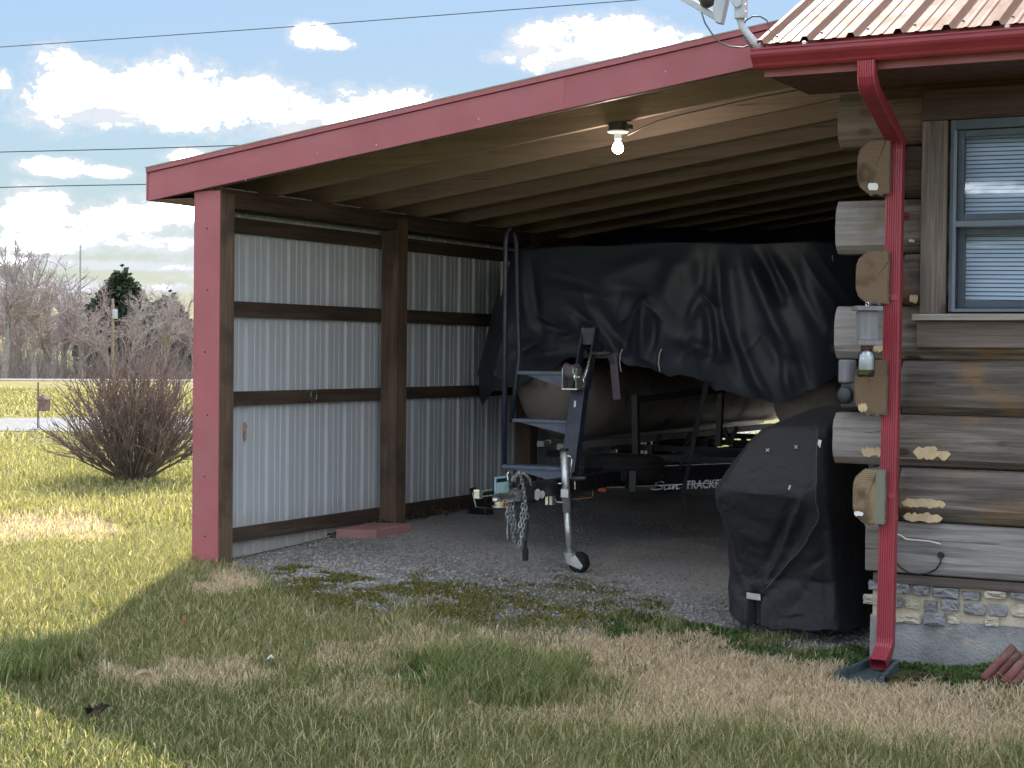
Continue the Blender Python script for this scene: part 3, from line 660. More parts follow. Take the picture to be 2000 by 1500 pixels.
gp = [(7.930, 2.838), (7.930, 2.744), (7.868, 2.741), (7.858, 2.750), (7.852, 2.762), (7.838, 2.778), (7.824, 2.792), (7.818, 2.804), (7.818, 2.822), (7.812, 2.824), (7.812, 2.832), (7.826, 2.832), (7.826, 2.828), (7.8225, 2.826), (7.8225, 2.806), (7.828, 2.794), (7.842, 2.781), (7.856, 2.765), (7.862, 2.753), (7.870, 2.7455), (7.9265, 2.748), (7.9265, 2.838)]
gm_ = MB(); rows = [[(x_, a_, b_) for a_, b_ in gp] for x_ in (-2.882, X1 + .4)]; gm_.grid(rows, closed=True)
gut = gm_.build('gutter', M['red_deep'], house)
MB().prism([(-2.8835, a_, b_) for a_, b_ in gp[:11]], (.002, 0, 0)).build('gutter_end', M['red_deep'], gut)
for px, py in ((1572, 87), (1968, 60)):
    p = PY(px, py, 7.83); MB().box(p[0] - .010, p[0] + .010, 7.815, 7.84, 2.8325, 2.848).build('gutter_clip', M['galv'], gut, bevel=.002)
# downspout
dsx = -2.318; dw, dd = .040, .030
def spout_prof(w, d):
    pr_ = []
    for k in range(6):
        u = -w * .72 + 2 * w * .72 * k / 5; pr_ += [(u - .0032, d), (u, d - .0035), (u + .0032, d)]
    pr_ = [(-w, d - .004), (-w + .004, d)] + pr_ + [(w - .004, d), (w, d - .004), (w, -d + .004), (w - .004, -d), (-w + .004, -d), (-w, -d + .004)]
    return pr_
pth = [(dsx, 7.885, 2.742), (dsx, 7.885, 2.70), (dsx, 7.888, 2.672), (dsx, 7.90, 2.648), (dsx, 7.92, 2.628), (dsx, 7.95, 2.606), (dsx, 8.30, 2.470), (dsx, 8.36, 2.447), (dsx, 8.388, 2.430), (dsx, 8.403, 2.410), (dsx, 8.41, 2.38), (dsx - .003, 8.41, 1.9), (dsx - .006, 8.41, 1.2), (dsx - .012, 8.41, .4), (dsx - .016, 8.41, -.09), (dsx - .017, 8.405, -.125), (dsx - .018, 8.385, -.155), (dsx - .02, 8.34, -.185), (dsx - .022, 8.295, -.21)]
def spout(pts):
    """front of the profile faces the street (-Y) along the drop"""
    m = MB(); pts = [Vector(p) for p in pts]; n = len(pts); rows = []; pr_ = spout_prof(dw, dd)
    for i, p in enumerate(pts):
        d = (pts[min(i + 1, n - 1)] - pts[max(i - 1, 0)]).normalized(); sd = Vector((1, 0, 0)); fr = sd.cross(d); fr = fr if fr.y < 0 else -fr
        if i in (0, 1): fr = Vector((0, -1, 0))
        sc_ = 1.04 if i in (3, 4, 8, 9, 15) else 1.
        rows.append([p + sd * (a_ * sc_) + fr * (b_ * sc_) for a_, b_ in pr_])
    m.grid(rows, closed=True); return m
ds = spout(pth).build('downspout', M['red_deep'], house, solid=.0015)
for zs in (1.62, .62): MB().box(dsx - .052, dsx + .030, 8.374, 8.3765, zs, zs + .03).build('strap', M['red_deep'], ds)
MB().box(dsx - .045, dsx + .028, 8.45, 8.62, 2.05, 2.07).build('strap', M['red_deep'], ds)
# cream filler patches on the logs (own thin blobs)
def blob(name, pts, Y, mat, parent, th=.004, jit=.45, skin=True):
    """irregular thin patch following a pixel polyline (x0,x1,yc,h)"""
    x0, x1, yc, h = pts; up_ = []; dn = []; n = 14
    for i in range(n + 1):
        t = i / n; e_ = (1 - abs(2 * t - 1) ** 9); j1 = 1 + random.uniform(-jit, jit); j2 = 1 + random.uniform(-jit, jit)
        xx = x0 + (x1 - x0) * t; yy = yc + (x1 - x0) * t * .05
        up_.append(PY(xx, yy - h / 2 * e_ * j1 - .4, Y)); dn.append(PY(xx, yy + h / 2 * e_ * j2 + .4, Y))
    return MB().prism(up_ + dn[::-1], (0, th, 0)).build(name, mat, parent)
blob('filler_patch', (1783, 1857, 883, 19), 8.574, M['filler'], house); blob('filler_patch', (1760, 1847, 981, 14), 8.575, M['filler'], house)
blob('filler_patch', (1764, 1841, 1009, 14), 8.584, M['filler'], house); blob('filler_patch', (1682, 1724, 882, 14), 8.5715, M['filler'], house)
blob('filler_patch', (1776, 1793, 583, 14), 8.575, M['filler'], house); blob('filler_patch', (1775, 1786, 470, 5), 8.573, M['filler'], house)
blob('filler_patch', (1676, 1694, 796, 14), 8.342, M['filler'], house); blob('filler_patch', (1706, 1728, 680, 12), 8.575, M['filler'], house)
blob('paper_tag', (1695, 1715, 364, 13), 8.340, M['white'], house, jit=.1); blob('paper_tag', (1668, 1686, 1003, 8), 8.340, M['white'], house, jit=.3)
tag(MB().tube([PY(a_, b_, 8.60) for a_, b_ in ((1742, 1040), (1760, 1046), (1769, 1053), (1790, 1055), (1815, 1057), (1838, 1063))], .004, 7).build('white_cable', M['cable_white'], smooth=True), 'short white cable stub poking out of the lowest log', 'cable')
bc = thing('black_cable', 'black cable looping into a round plug in the lowest log', 'cable', PY(1838, 1084, 8.60))
MB().lathe(PY(1838, 1084, 8.612), (0, -1, 0), [(.017, 0), (.017, .006), (.012, .012)], 14).build('wall_plug', M['cable_black'], bc)
MB().tube([PY(a_, b_, 8.592) for a_, b_ in ((1838, 1086), (1837, 1100), (1828, 1112), (1812, 1120), (1795, 1122), (1775, 1119), (1758, 1108), (1745, 1092), (1738, 1075))], .005, 7).build('cable', M['cable_black'], bc, smooth=True)
# bird feeder with jar hanging from a log end
fx = PY(1693, 650, 8.22); FX, FY = fx[0], fx[1]
zt = lambda py: PY(1693, py, 8.22)[2]
fd = thing('bird_feeder', 'grey wooden box feeder with an upturned glass jar hanging at the log corner', 'bird feeder', (FX, FY, zt(737)))
def rbox(cx_, cy_, hw, z0, z1, rot=R(32), top_=1.):
    m = MB(); c, s_ = math.cos(rot), math.sin(rot); q = [(-1, -1), (1, -1), (1, 1), (-1, 1)]
    m.add([(cx_ + (c * a_ - s_ * b_) * hw, cy_ + (s_ * a_ + c * b_) * hw, z0) for a_, b_ in q] + [(cx_ + (c * a_ - s_ * b_) * hw * top_, cy_ + (s_ * a_ + c * b_) * hw * top_, z1) for a_, b_ in q],
          [(0, 3, 2, 1), (4, 5, 6, 7), (0, 1, 5, 4), (1, 2, 6, 5), (2, 3, 7, 6), (3, 0, 4, 7)]); return m
rbox(FX, FY, .063, zt(607), zt(598)).build('roof', M['greywood'], fd, bevel=.002); rbox(FX, FY, .045, zt(664), zt(608), top_=.98).build('box', M['greywood'], fd, bevel=.002)
rbox(FX, FY, .062, zt(674), zt(665)).build('base', M['greywood'], fd, bevel=.002)
jz = zt(675)
MB().lathe((FX, FY, jz), (0, 0, -1), [(.029, 0), (.03, .002), (.03, .016), (.029, .018)], 20).build('jar_lid', M['edging'], fd)
jar = MB().lathe((FX, FY, jz - .018), (0, 0, -1), [(.028, 0), (.03, .012), (.040, .028), (.042, .04), (.042, .125), (.038, .138), (.01, .141)], 20).build('jar', M['jar'], fd, smooth=True)
MB().lathe((FX, FY, jz - .122), (0, 0, -1), [(.037, 0), (.039, .01), (.037, .028)], 16).build('seed', M['leaf_dark'], jar)
MB().lathe((FX, FY, jz - .03), (0, 0, -1), [(.02, 0), (.034, .015), (.037, .04), (.038, .09)], 16).build('frost', M['blind'], jar)
MB().tube([(FX + .008 * math.cos(t), FY, zt(598) + .010 + .009 * math.sin(t)) for t in np.linspace(0, 6.0, 12)], .0018, 6).build('hook', M['chrome'], fd)
MB().tube([(FX, FY, zt(598) + .018), (FX, FY + .06, zt(598) + .03), (FX, FY + .14, zt(598) + .028)], .002, 6).build('hanger', M['chrome'], fd)
# electric meter on the gable wall
mp = PX(1655, 725, -2.60); um = thing('electric_meter', 'dull grey electric meter on the gable wall behind the log ends', 'meter', (-2.56, mp[1], mp[2] - .2))
MB().lathe((-2.60, mp[1], mp[2] - .06), (0, 0, 1), [(.040, 0), (.046, .008), (.046, .11), (.04, .12)], 20).build('conduit_head', M['greywood'], um, smooth=False)
MB().box(-2.625, -2.50, mp[1] - .03, mp[1] + .05, mp[2] - .19, mp[2] - .0605).build('meter_box', M['dirtgrey'], um, bevel=.008)
MB().lathe((-2.60, mp[1] - .03, mp[2] - .125), (-.3, -1, 0), [(.045, 0), (.045, .012), (.03, .02), (.012, .022)], 20).build('meter_glass', M['dirtgrey'], um, smooth=True)
# splash block, edging pieces
sb = [G(1632, 1331), G(1722, 1341), G(1752, 1309), G(1700, 1303)]
def splash():
    c = np.mean([sb[0], sb[1], sb[2], sb[3]], 0); z0 = c[2] - .01; m = MB()
    A, B, C, D = [Vector((p[0], p[1], z0)) for p in sb]; h = Vector((0, 0, .062)); lo_ = Vector((0, 0, .018))
    m.add([A, B, C, D, A + lo_, B + lo_, C + lo_, D + lo_], [(0, 3, 2, 1), (4, 5, 6, 7), (0, 1, 5, 4), (1, 2, 6, 5), (2, 3, 7, 6), (3, 0, 4, 7)])
    o = thing('splash_block', 'dark grey plastic splash block under the red downspout', 'splash block', (c[0], c[1], z0))
    m.build('tray', M['splash'], o)
    for p, q in ((D, A), (C, B)):
        MB().bar(p + h * .55, q + h * .45, .024, .055).build('rim', M['splash'], o, bevel=.005)
    MB().bar(D + h * .55, C + h * .55, .022, .055).build('rim', M['splash'], o, bevel=.005)
splash()
for k, (p, q, lab) in enumerate((((1932, 1338), (1990, 1276), 'scalloped red edging block leaning at the footing, with its full length clear'), ((1972, 1345), (2022, 1290), 'scalloped red edging block leaning half behind another one'))):
    a_ = G(*p); b_ = PY(q[0], q[1], a_[1] + .16); m = MB()
    d = Vector(b_) - Vector(a_); n_ = Vector((.6, -.7, .35)).normalized()
    for j in (-1, 0, 1):
        sd = d.normalized().cross(n_) * (.038 * j); m.tube([Vector(a_) + sd, Vector(a_) + d * .5 + sd, Vector(a_) + d + sd], .021, 9)
    tag(m.build('edging_block', M['edging'], smooth=True), lab, 'edging')

# ------------------------------------------------------------------ pontoon boat and its cover
boat = thing('pontoon_boat', 'pontoon boat with two dull aluminium tubes, parked on the trailer under its tarp', 'boat', (-4.8, 13.8, .66))
def pontoon(cx_):
    m = MB(); rows = []
    for y_, r_, dz in ((11.16, .004, .315), (11.18, .06, .262), (11.25, .14, .182), (11.38, .22, .102), (11.56, .285, .037), (11.80, .322, 0), (11.9, .325, 0), (16.4, .325, 0)):
        rows.append([(cx_ + r_ * math.cos(t), y_, .985 + dz + r_ * math.sin(t)) for t in np.linspace(0, 2 * math.pi, 28, endpoint=False)])
    m.grid(rows, closed=True); m.f.append(tuple(range(28))); o = m.build('pontoon', M['alum'], boat, smooth=True)
    MB().box(cx_ - .02, cx_ + .02, 11.5, 16.3, .64, .668).build('keel', M['alum_edge'], o)
    for y_ in (12.2, 13.6, 15.0): MB().lathe((cx_, y_, .985), (0, 1, 0), [(.3265, 0), (.329, .004), (.329, .02), (.3265, .024)], 28, caps=False).build('weld_band', M['alum'], o, smooth=True)
pontoon(-5.83); pontoon(-3.77)
MB().box(-6.12, -3.46, 11.12, 16.6, 1.35, 1.42).build('deck', M['under'], boat, bevel=.01)
for y_ in (11.3, 12.3, 13.3, 14.3, 15.3): MB().box(-6.05, -3.52, y_, y_ + .05, 1.30, 1.349).build('cross_channel', M['alum'], boat)
MB().box(-6.08, -3.50, 11.16, 11.20, 1.421, 2.02).build('bow_panel', M['alum'], boat)
for xs in (-6.08, -3.54): MB().box(xs, xs + .04, 11.201, 16.5, 1.421, 2.02).build('side_panel', M['alum'], boat)

def seg_field(px, py, ridges):
    """sum of ridges: (x0,y0,x1,y1,height,width,shape); shape 0 = soft fold, 1 = sharp crease"""
    h = np.zeros_like(px)
    for (x0, y0, x1, y1, a_, w_, sh) in ridges:
        dx, dy = x1 - x0, y1 - y0; L2 = dx * dx + dy * dy; t = ((px - x0) * dx + (py - y0) * dy) / L2; tt = np.clip(t, 0, 1)
        d = np.hypot(px - (x0 + tt * dx), py - (y0 + tt * dy)); tap = .35 + .65 * np.sin(np.pi * np.clip(t * .9 + .05, 0, 1))
        h += a_ * tap * (np.exp(-(d / w_) ** 2) if sh == 0 else np.exp(-d / w_))
    return h
HEM = np.array([(892, 735), (903, 775), (920, 791), (958, 772), (990, 757), (1040, 742), (1100, 706), (1150, 690), (1200, 700), (1240, 714), (1290, 728), (1340, 736), (1380, 744), (1400, 764), (1430, 768), (1470, 776), (1505, 787), (1545, 783), (1580, 764), (1610, 742), (1660, 715)], float)
nu, nv = 300, 150
u = np.linspace(0, 1, nu); hx = 892 + (1662 - 892) * u; hy = np.interp(hx, HEM[:, 0], HEM[:, 1]) + 3 * np.sin(hx * .083) + 2 * np.sin(hx * .19 + 1) * np.sin(hx * .037)
tx = 950 + (1650 - 950) * u; ty = 491 - 16 * np.clip(u * 2.2, 0, 1) + 2 * np.sin(u * 20)
vv = np.linspace(0, 1, nv)[:, None]
flare = vv ** 1.15
PXg = tx + (hx - tx) * flare; PYg = ty + (hy - ty) * vv
FOLD = [(1340, 480, 1300, 610, .07, 26, 0), (1372, 480, 1370, 600, -.05, 14, 0), (1398, 485, 1412, 650, -.09, 13, 0), (1425, 480, 1450, 660, .06, 16, 0), (1455, 478, 1505, 600, .09, 15, 0), (1505, 600, 1545, 690, .08, 15, 0),
        (1478, 480, 1530, 590, -.08, 11, 0), (1497, 482, 1545, 570, .06, 9, 0), (1530, 490, 1600, 640, -.07, 16, 0), (1560, 485, 1640, 620, .03, 8, 1), (1590, 485, 1655, 600, .025, 6, 1), (1575, 560, 1650, 700, .03, 12, 0),
        (1265, 585, 1205, 640, .05, 9, 1), (1265, 585, 1258, 700, .07, 11, 0), (1265, 585, 1300, 625, .05, 8, 1), (1240, 600, 1215, 690, -.06, 12, 0), (1280, 620, 1285, 700, -.05, 12, 0), (1300, 640, 1275, 720, .06, 12, 0),
        (1372, 572, 1345, 660, .06, 11, 0), (1375, 572, 1402, 600, .05, 7, 1), (1402, 600, 1417, 700, .07, 9, 0), (1385, 600, 1392, 700, -.08, 10, 0), (1360, 620, 1330, 700, -.06, 12, 0), (1320, 660, 1400, 690, .05, 14, 0),
        (1425, 640, 1450, 740, -.07, 14, 0), (1445, 650, 1475, 730, .07, 13, 0), (1475, 730, 1500, 780, .08, 14, 0), (1495, 650, 1540, 730, -.07, 16, 0), (1530, 690, 1545, 775, .06, 12, 0), (1560, 680, 1580, 760, -.05, 12, 0),
        (960, 500, 915, 740, .05, 16, 0), (940, 520, 902, 720, -.03, 10, 0), (1000, 640, 960, 760, .05, 12, 0), (985, 650, 940, 700, .03, 9, 1), (925, 700, 985, 745, .04, 10, 1), (1020, 500, 1040, 640, .04, 12, 0), (1035, 510, 1060, 650, -.035, 10, 0),
        (1075, 500, 1170, 560, -.02, 12, 0), (1060, 630, 1130, 655, -.06, 13, 0), (1040, 610, 1100, 640, .03, 8, 1), (1100, 660, 1170, 640, .05, 12, 0), (1030, 700, 1120, 690, .05, 14, 0), (1010, 690, 1060, 660, -.05, 12, 0), (1060, 560, 1200, 590, .02, 14, 0),
        (1080, 540, 1190, 570, -.012, 8, 0), (1210, 560, 1260, 570, -.04, 14, 0), (1170, 600, 1230, 690, -.05, 14, 0), (1185, 650, 1225, 720, .05, 12, 0), (1310, 490, 1180, 545, .03, 20, 0), (1000, 490, 985, 640, -.02, 10, 0), (1120, 600, 1165, 640, -.05, 10, 0)]
rr = random.Random(5)
for _ in range(45):
    x0 = rr.uniform(920, 1640); y0 = rr.uniform(500, 730); a0_ = rr.gauss(1.25, .6); L = rr.uniform(20, 80)
    FOLD.append((x0, y0, x0 + L * math.cos(a0_) * rr.choice((-1, 1)), y0 + L * math.sin(a0_), rr.uniform(-.009, .011) * (1.6 if y0 > 640 else 1), rr.uniform(3, 7), rr.choice((0, 1))))
hgt = seg_field(PXg, PYg, FOLD) * np.clip(vv * 6, 0, 1) * .85
rays = (PXg[..., None] - 1000) * AX * 0
D = np.stack([(PXg - 1000) * AX[0] + (750 - PYg) * AX[1] + F * AX[2], (PXg - 1000) * AY[0] + (750 - PYg) * AY[1] + F * AY[2], (PXg - 1000) * AZ[0] + (750 - PYg) * AZ[1] + F * AZ[2]], -1)
Pf = D * (11.06 / D[..., 1:2]); Pf[..., 2] += EYE
belly = .10 * np.sin(np.pi * np.clip(vv, 0, 1)) * 1.0
corner = .34 * (np.clip((.10 - u) / .10, 0, 1) ** 1.6)[None, :] + .30 * (np.clip((u - .88) / .12, 0, 1) ** 1.8)[None, :]
Pf[..., 1] += -hgt * .8 - belly * .5 + corner
Pf[..., 2] += .12 * hgt * np.clip(vv, 0, 1)
# rows behind the top edge, columns round both sides
top_rows = []
for k, (dy, dz) in enumerate(((1.6, -.02), (.8, .0), (.35, .012), (.12, .012), (.04, .006))):
    q = Pf[0].copy(); q[:, 1] += dy; q[:, 2] += dz + .012 * np.sin(np.linspace(0, 25, nu) + k); top_rows.append(q)
full = np.concatenate([np.array(top_rows), Pf], 0)
def side_cols(c, sgn):
    cols_ = []
    for dy, dx in ((.06, .02), (.2, .035), (.5, .03), (1.0, .03), (1.8, .02), (3.0, .02), (5.2, .0)):
        q = c.copy(); q[:, 1] = np.maximum(q[:, 1] + dy * .98, q[:, 1]) ; q[:, 0] += sgn * dx
        q[:, 0] += .03 * np.sin(dy * 9 + np.linspace(0, 4, len(q))) * np.linspace(0, 1, len(q)); cols_.append(q)
    return cols_
lc = side_cols(full[:, 0], -1)[::-1]; rc = side_cols(full[:, -1], 1)
full = np.concatenate([np.stack(lc, 1), full, np.stack(rc, 1)], 1)
cover_t = thing('boat_cover', 'crumpled black tarp draped over the pontoon boat', 'tarp', (-4.8, 13.5, 1.0))
a, b = full.shape[:2]; idx = np.arange(a * b).reshape(a, b)
FC = np.stack([idx[:-1, :-1].ravel(), idx[1:, :-1].ravel(), idx[1:, 1:].ravel(), idx[:-1, 1:].ravel()], -1)
npmesh('front_drape', full.reshape(-1, 3), FC, M['tarp'], None, cover_t, True)
# raised part over the folded sun top
xs_ = np.linspace(1140, 1760, 60); prof_y = np.interp(xs_, [1140, 1165, 1200, 1240, 1300, 1400, 1500, 1640, 1760], [488, 474, 452, 443, 443, 452, 449, 440, 430])
rows = []
for y_, f_ in ((12.6, 0.), (12.9, .35), (13.3, .8), (13.7, 1.), (14.6, 1.), (15.4, .9), (16.2, .2)):
    row = []
    for xp, yp in zip(xs_, prof_y):
        p = PY(xp, yp, 13.7); row.append((p[0], y_, 2.03 + (p[2] - 2.03) * f_ + .015 * math.sin(xp * .05 + y_ * 3)))
    rows.append(row)
MB().grid(rows).build('raised_drape', M['tarp'], cover_t, smooth=True)
MB().add([(-6.1, 12.0, 2.04), (-3.45, 12.0, 2.04), (-3.45, 16.4, 2.02), (-6.1, 16.4, 2.02)], [(0, 1, 2, 3)]).build('top_drape', M['tarp'], cover_t)
# tie strings at the hem
for px, py in ((1212, 690), (1288, 690)):
    MB().tube([PY(px + 4, py - 8, 10.95), PY(px, py, 10.93), PY(px - 2, py + 18, 10.93), PY(px + 1, py + 36, 10.93)], .0035, 6).build('tie_string', M['cable_white'], cover_t)

# ------------------------------------------------------------------ trailer
tr = thing('boat_trailer', 'navy boat trailer with winch stand, boarding steps and galvanised jack', 'trailer', (-4.85, 12.5, 0))
TX = -4.85; TZ = .475
part = lambda m, n, mat, par=tr, **k: m.build(n, M[mat], par, **k)
part(MB().box(TX - .04, TX + .04, 9.10, 11.4, TZ - .05, TZ + .05), 'tongue', 'blackp', bevel=.006)
# coupler
cpl = part(MB().prism([(TX - .055, 9.12, TZ - .055), (TX + .055, 9.12, TZ - .055), (TX + .055, 9.12, TZ + .06), (TX - .055, 9.12, TZ + .06)], (0, .16, 0)), 'coupler', 'dirtgrey', bevel=.008)
m = MB(); rows = []
for y_, w_, h_ in ((9.12, .056, .058), (9.05, .05, .05), (8.98, .04, .045), (8.91, .038, .042), (8.875, .026, .03)):
    rows.append([(TX + w_ * math.cos(t), y_, TZ - .02 + h_ * max(-.55, math.sin(t))) for t in np.linspace(0, 2 * math.pi, 16, endpoint=False)])
m.grid(rows, closed=True); m.f.append(tuple(range(64, 80))[::-1]); part(m, 'coupler_nose', 'chrome', cpl, smooth=True)
part(MB().lathe((TX, 8.93, TZ - .075), (0, 0, 1), [(.05, 0), (.05, .008), (.036, .014), (.036, .04)], 18), 'ball_socket', 'chrome', cpl)
part(MB().bar((TX - .01, 9.03, TZ + .02), (TX - .01, 9.12, TZ + .085), .03, .012), 'latch', 'dirtgrey', cpl)
lk = PX(933, 957, TX)
part(MB().box(TX - .02, TX + .02, lk[1] - .015, lk[1] + .03, TZ - .005, TZ + .05).box(TX - .0045, TX + .0045, lk[1] + .03, 8.99, TZ + .034, TZ + .043).box(TX - .0045, TX + .0045, lk[1] + .03, 8.96, TZ + .000, TZ + .009), 'coupler_lock', 'chrome', cpl, bevel=.004)
q0 = PX(980, 947, TX + .06); lbl = part(MB().box(TX + .058, TX + .061, q0[1] - .085, q0[1] + .085, q0[2] - .048, q0[2] + .052), 'warning_label', 'teal', cpl, bevel=.0005)
part(MB().box(TX + .0612, TX + .0618, q0[1] - .07, q0[1] + .07, q0[2] + .018, q0[2] + .04), 'label_band', 'navy', lbl)
for k in range(5): part(MB().box(TX + .0612, TX + .0618, q0[1] - .065 + .027 * k, q0[1] - .05 + .027 * k, q0[2] + .023, q0[2] + .034).box(TX + .0614, TX + .0619, q0[1] - .06, q0[1] + .05 - .01 * k, q0[2] + .006 - .011 * k, q0[2] + .009 - .011 * k), 'label_print', 'white', lbl)
part(MB().tube([PX(a_, b_, TX + .07) for a_, b_ in ((980, 983), (996, 988))], .012, 10), 'latch_pin', 'brass', cpl)
for px, rx_, ry_ in ((1050, 5, 12), (1059.5, 3.5, 8.5)):
    c = PX(px, 966, TX + .0425); part(MB().prism([(TX + .0415, c[1] + .045 * (rx_ / 5) * math.cos(t), c[2] + .036 * (ry_ / 12) * math.sin(t)) for t in np.linspace(0, 2 * math.pi, 18, endpoint=False)], (.001, 0, 0)), 'sticker', 'white')
c = PX(1040, 965, TX + .045); part(MB().tube([(TX + .046, c[1] + .02 * math.cos(t), c[2] + .032 * math.sin(t)) for t in np.linspace(.2, 6.1, 14)], .006, 6), 'chain_loop', 'chain')
# chains
def chain(pts, pitch=.028, r=.0036):
    P_ = [Vector(p) for p in pts]; L = [0]
    for i in range(1, len(P_)): L.append(L[-1] + (P_[i] - P_[i - 1]).length)
    def at_(s_):
        for i in range(1, len(P_)):
            if s_ <= L[i] or i == len(P_) - 1: t = (s_ - L[i - 1]) / max(1e-6, L[i] - L[i - 1]); return P_[i - 1].lerp(P_[i], t), (P_[i] - P_[i - 1]).normalized()
    m = MB(); k = 0; s_ = 0
    while s_ < L[-1]:
        c, d = at_(s_); sd = d.cross(Vector((.6, .5, .3)) if k % 2 else Vector((-.5, .6, -.2))).normalized(); hl = pitch * .72; hw = .0088
        m.tube([c + d * (hl - hw) * (1 if math.cos(t) > 0 else -1) + d * hw * math.cos(t) + sd * hw * math.sin(t) for t in np.linspace(0, 2 * math.pi, 10, endpoint=False)], r, 5, closed=True, upv=d.cross(sd)); s_ += pitch; k += 1
    return m
def cat(p, q, sag, n=14): p, q = Vector(p), Vector(q); return [p.lerp(q, t) - Vector((0, 0, sag * 4 * t * (1 - t))) for t in np.linspace(0, 1, n)]
cx1 = TX + .075
part(chain(cat(PX(995, 985, cx1), PX(1027, 985, cx1), .26)), 'safety_chain', 'chain', smooth=True)
part(chain(cat(PX(1001, 985, cx1 - .02), PX(1022, 980, cx1), .17)), 'safety_chain', 'chain', smooth=True)
part(chain([PX(a_, b_, cx1) for a_, b_ in ((1003, 935), (1012, 924), (1024, 924), (1034, 935), (1037, 950))]), 'safety_chain', 'chain', smooth=True)
part(chain([PX(a_, b_, cx1) for a_, b_ in ((1016, 926), (1021, 945), (1024, 962), (1026, 985), (1030, 1010))]), 'safety_chain', 'chain', smooth=True)
part(chain([PX(a_, b_, cx1 + .01) for a_, b_ in ((990, 987), (991, 1005), (992, 1022))]), 'safety_chain', 'chain', smooth=True)
part(MB().tube([PX(a_, b_, cx1 + .02) for a_, b_ in ((996, 945), (990, 936), (991, 924), (996, 919), (1000, 924), (1003, 938), (1007, 941), (1008, 936), (1003, 931))], .0055, 7), 'chain_hook', 'chrome', smooth=True)
part(MB().tube([PX(a_, b_, cx1 + .02) for a_, b_ in ((991, 1022), (991, 1052))], .004, 6), 'coupler_pin', 'chrome')
part(MB().tube([PX(a_, b_, cx1) for a_, b_ in ((1032, 985), (1031, 1020), (1027, 1062))], .005, 6).lathe(PX(1026, 1095, cx1), (0, 0, 1), [(.017, 0), (.019, .01), (.019, .07), (.011, .085), (.010, .12), (.005, .125)], 12), 'light_plug', 'strap_black', smooth=False)
# jack
JY = float(G(1131, 1119)[1]) - .03; jk = lambda px, py, dy=0.: PY(px, py, JY + dy)
jack = part(MB().tube([jk(1102, 882), jk(1107, 1000)], .026, 16), 'jack', 'galv', smooth=True)
part(MB().tube([jk(1102, 880), jk(1102, 876)], .03, 14), 'jack_cap', 'blackp', jack)
part(MB().tube([jk(1106.5, 990), jk(1113, 1084)], .0215, 16), 'jack_leg', 'galv', jack, smooth=True)
part(MB().box(*(lambda p: (p[0] - .026, p[0] + .026, p[1] - .030, p[1] - .0285, p[2] - .026, p[2] + .026))(jk(1106.5, 963))), 'jack_label', 'white', jack)
jc = jk(1113, 1084); wc = G(1131, 1119); wc[2] = float(gz(wc[0], wc[1])) + .068; wv = Vector(wc)
for dy in (-.018, .072): part(MB().prism([PY(a_, b_, JY + dy) for a_, b_ in ((1103, 1083), (1122, 1083), (1138, 1106), (1134, 1113), (1107, 1101))], (0, .005, 0)), 'caster_plate', 'galv', jack, bevel=.002)
part(MB().lathe(jc + np.array([0, 0, -.004]), (0, 0, 1), [(.04, 0), (.04, .02), (.024, .03)], 16), 'caster_collar', 'galv', jack)
whl = part(MB().lathe(wv + Vector((-.006, -.036, 0)), (.15, 1, 0), [(.02, 0), (.056, .001), (.066, .010), (.068, .036), (.066, .062), (.056, .071), (.02, .072)], 24), 'caster_wheel', 'rubber', jack, bevel=0)
part(MB().lathe(wv + Vector((-.007, -.040, 0)), (.15, 1, 0), [(.012, 0), (.04, .002), (.04, .006)], 18), 'wheel_hub', 'dirtgrey', jack)
part(MB().tube([jk(1094, 892), jk(1108, 890), jk(1115, 891), jk(1118, 897), jk(1114, 934)], .006, 8), 'crank', 'chrome', jack, smooth=True)
part(MB().tube([jk(1117, 935, -.03), jk(1144, 934, -.03)], .013, 12), 'crank_grip', 'dirtgrey', jack, smooth=True)
part(MB().tube([jk(1123, 940), jk(1123, 956)], .005, 8), 'crank_pin', 'chrome', jack)
for x_, hgt_ in ((1072, 1), (1080, 0)): 
    p = jk(x_, 963); part(MB().box(p[0] - .012, p[0] + .010, p[1] - .03, p[1] + .03, p[2] - .075, p[2] + .075), 'swivel_plate', 'chrome' if hgt_ else 'galv', jack, bevel=.003)
part(MB().tube([jk(1103, 981), jk(1088, 981), jk(1084, 975), jk(1084, 948), jk(1087, 945), jk(1098, 944)], .0045, 8), 'u_bolt', 'chrome', jack, smooth=True)
part(MB().tube([jk(1052, 946), jk(1078, 945)], .005, 8), 'swivel_pin', 'chrome', jack)
# winch stand with boarding steps
wp0, wp1, wp2 = PX(1112, 925, TX), PX(1133, 756, TX), PX(1152, 640, TX)
part(MB().bar(wp0, wp1, .105, .075, (0, 1, 0)), 'winch_post', 'navy', bevel=.006)
p = np.array(wp0) + (np.array(wp1) - np.array(wp0)) * .78; part(MB().bar(p + np.array([-.005, -.0395, -.04]), p + np.array([.0, -.0395, .035]), .014, .002, (0, 1, 0)), 'reflector', 'white')
for s_ in (-1, 1):
    o_ = np.array([.047 * s_, .02, 0]); part(MB().bar(wp1 + o_, wp2 + o_ * .95, .012, .07, (0, 1, 0)), 'stand_cheek', 'navy')
p = np.array(wp2); part(MB().box(p[0] - .052, p[0] + .052, p[1] - .03, p[1] - .02, p[2] - .115, p[2] + .0), 'stand_plate', 'navy', bevel=.003)
part(MB().lathe(wp2 + np.array([-.06, .07, -.13]), (1, 0, 0), [(.02, 0), (.045, .02), (.03, .06), (.045, .1), (.02, .12)], 16), 'bow_roller', 'rubber', smooth=True)
wcn = PX(1126, 726, TX); wcn[1] -= .05
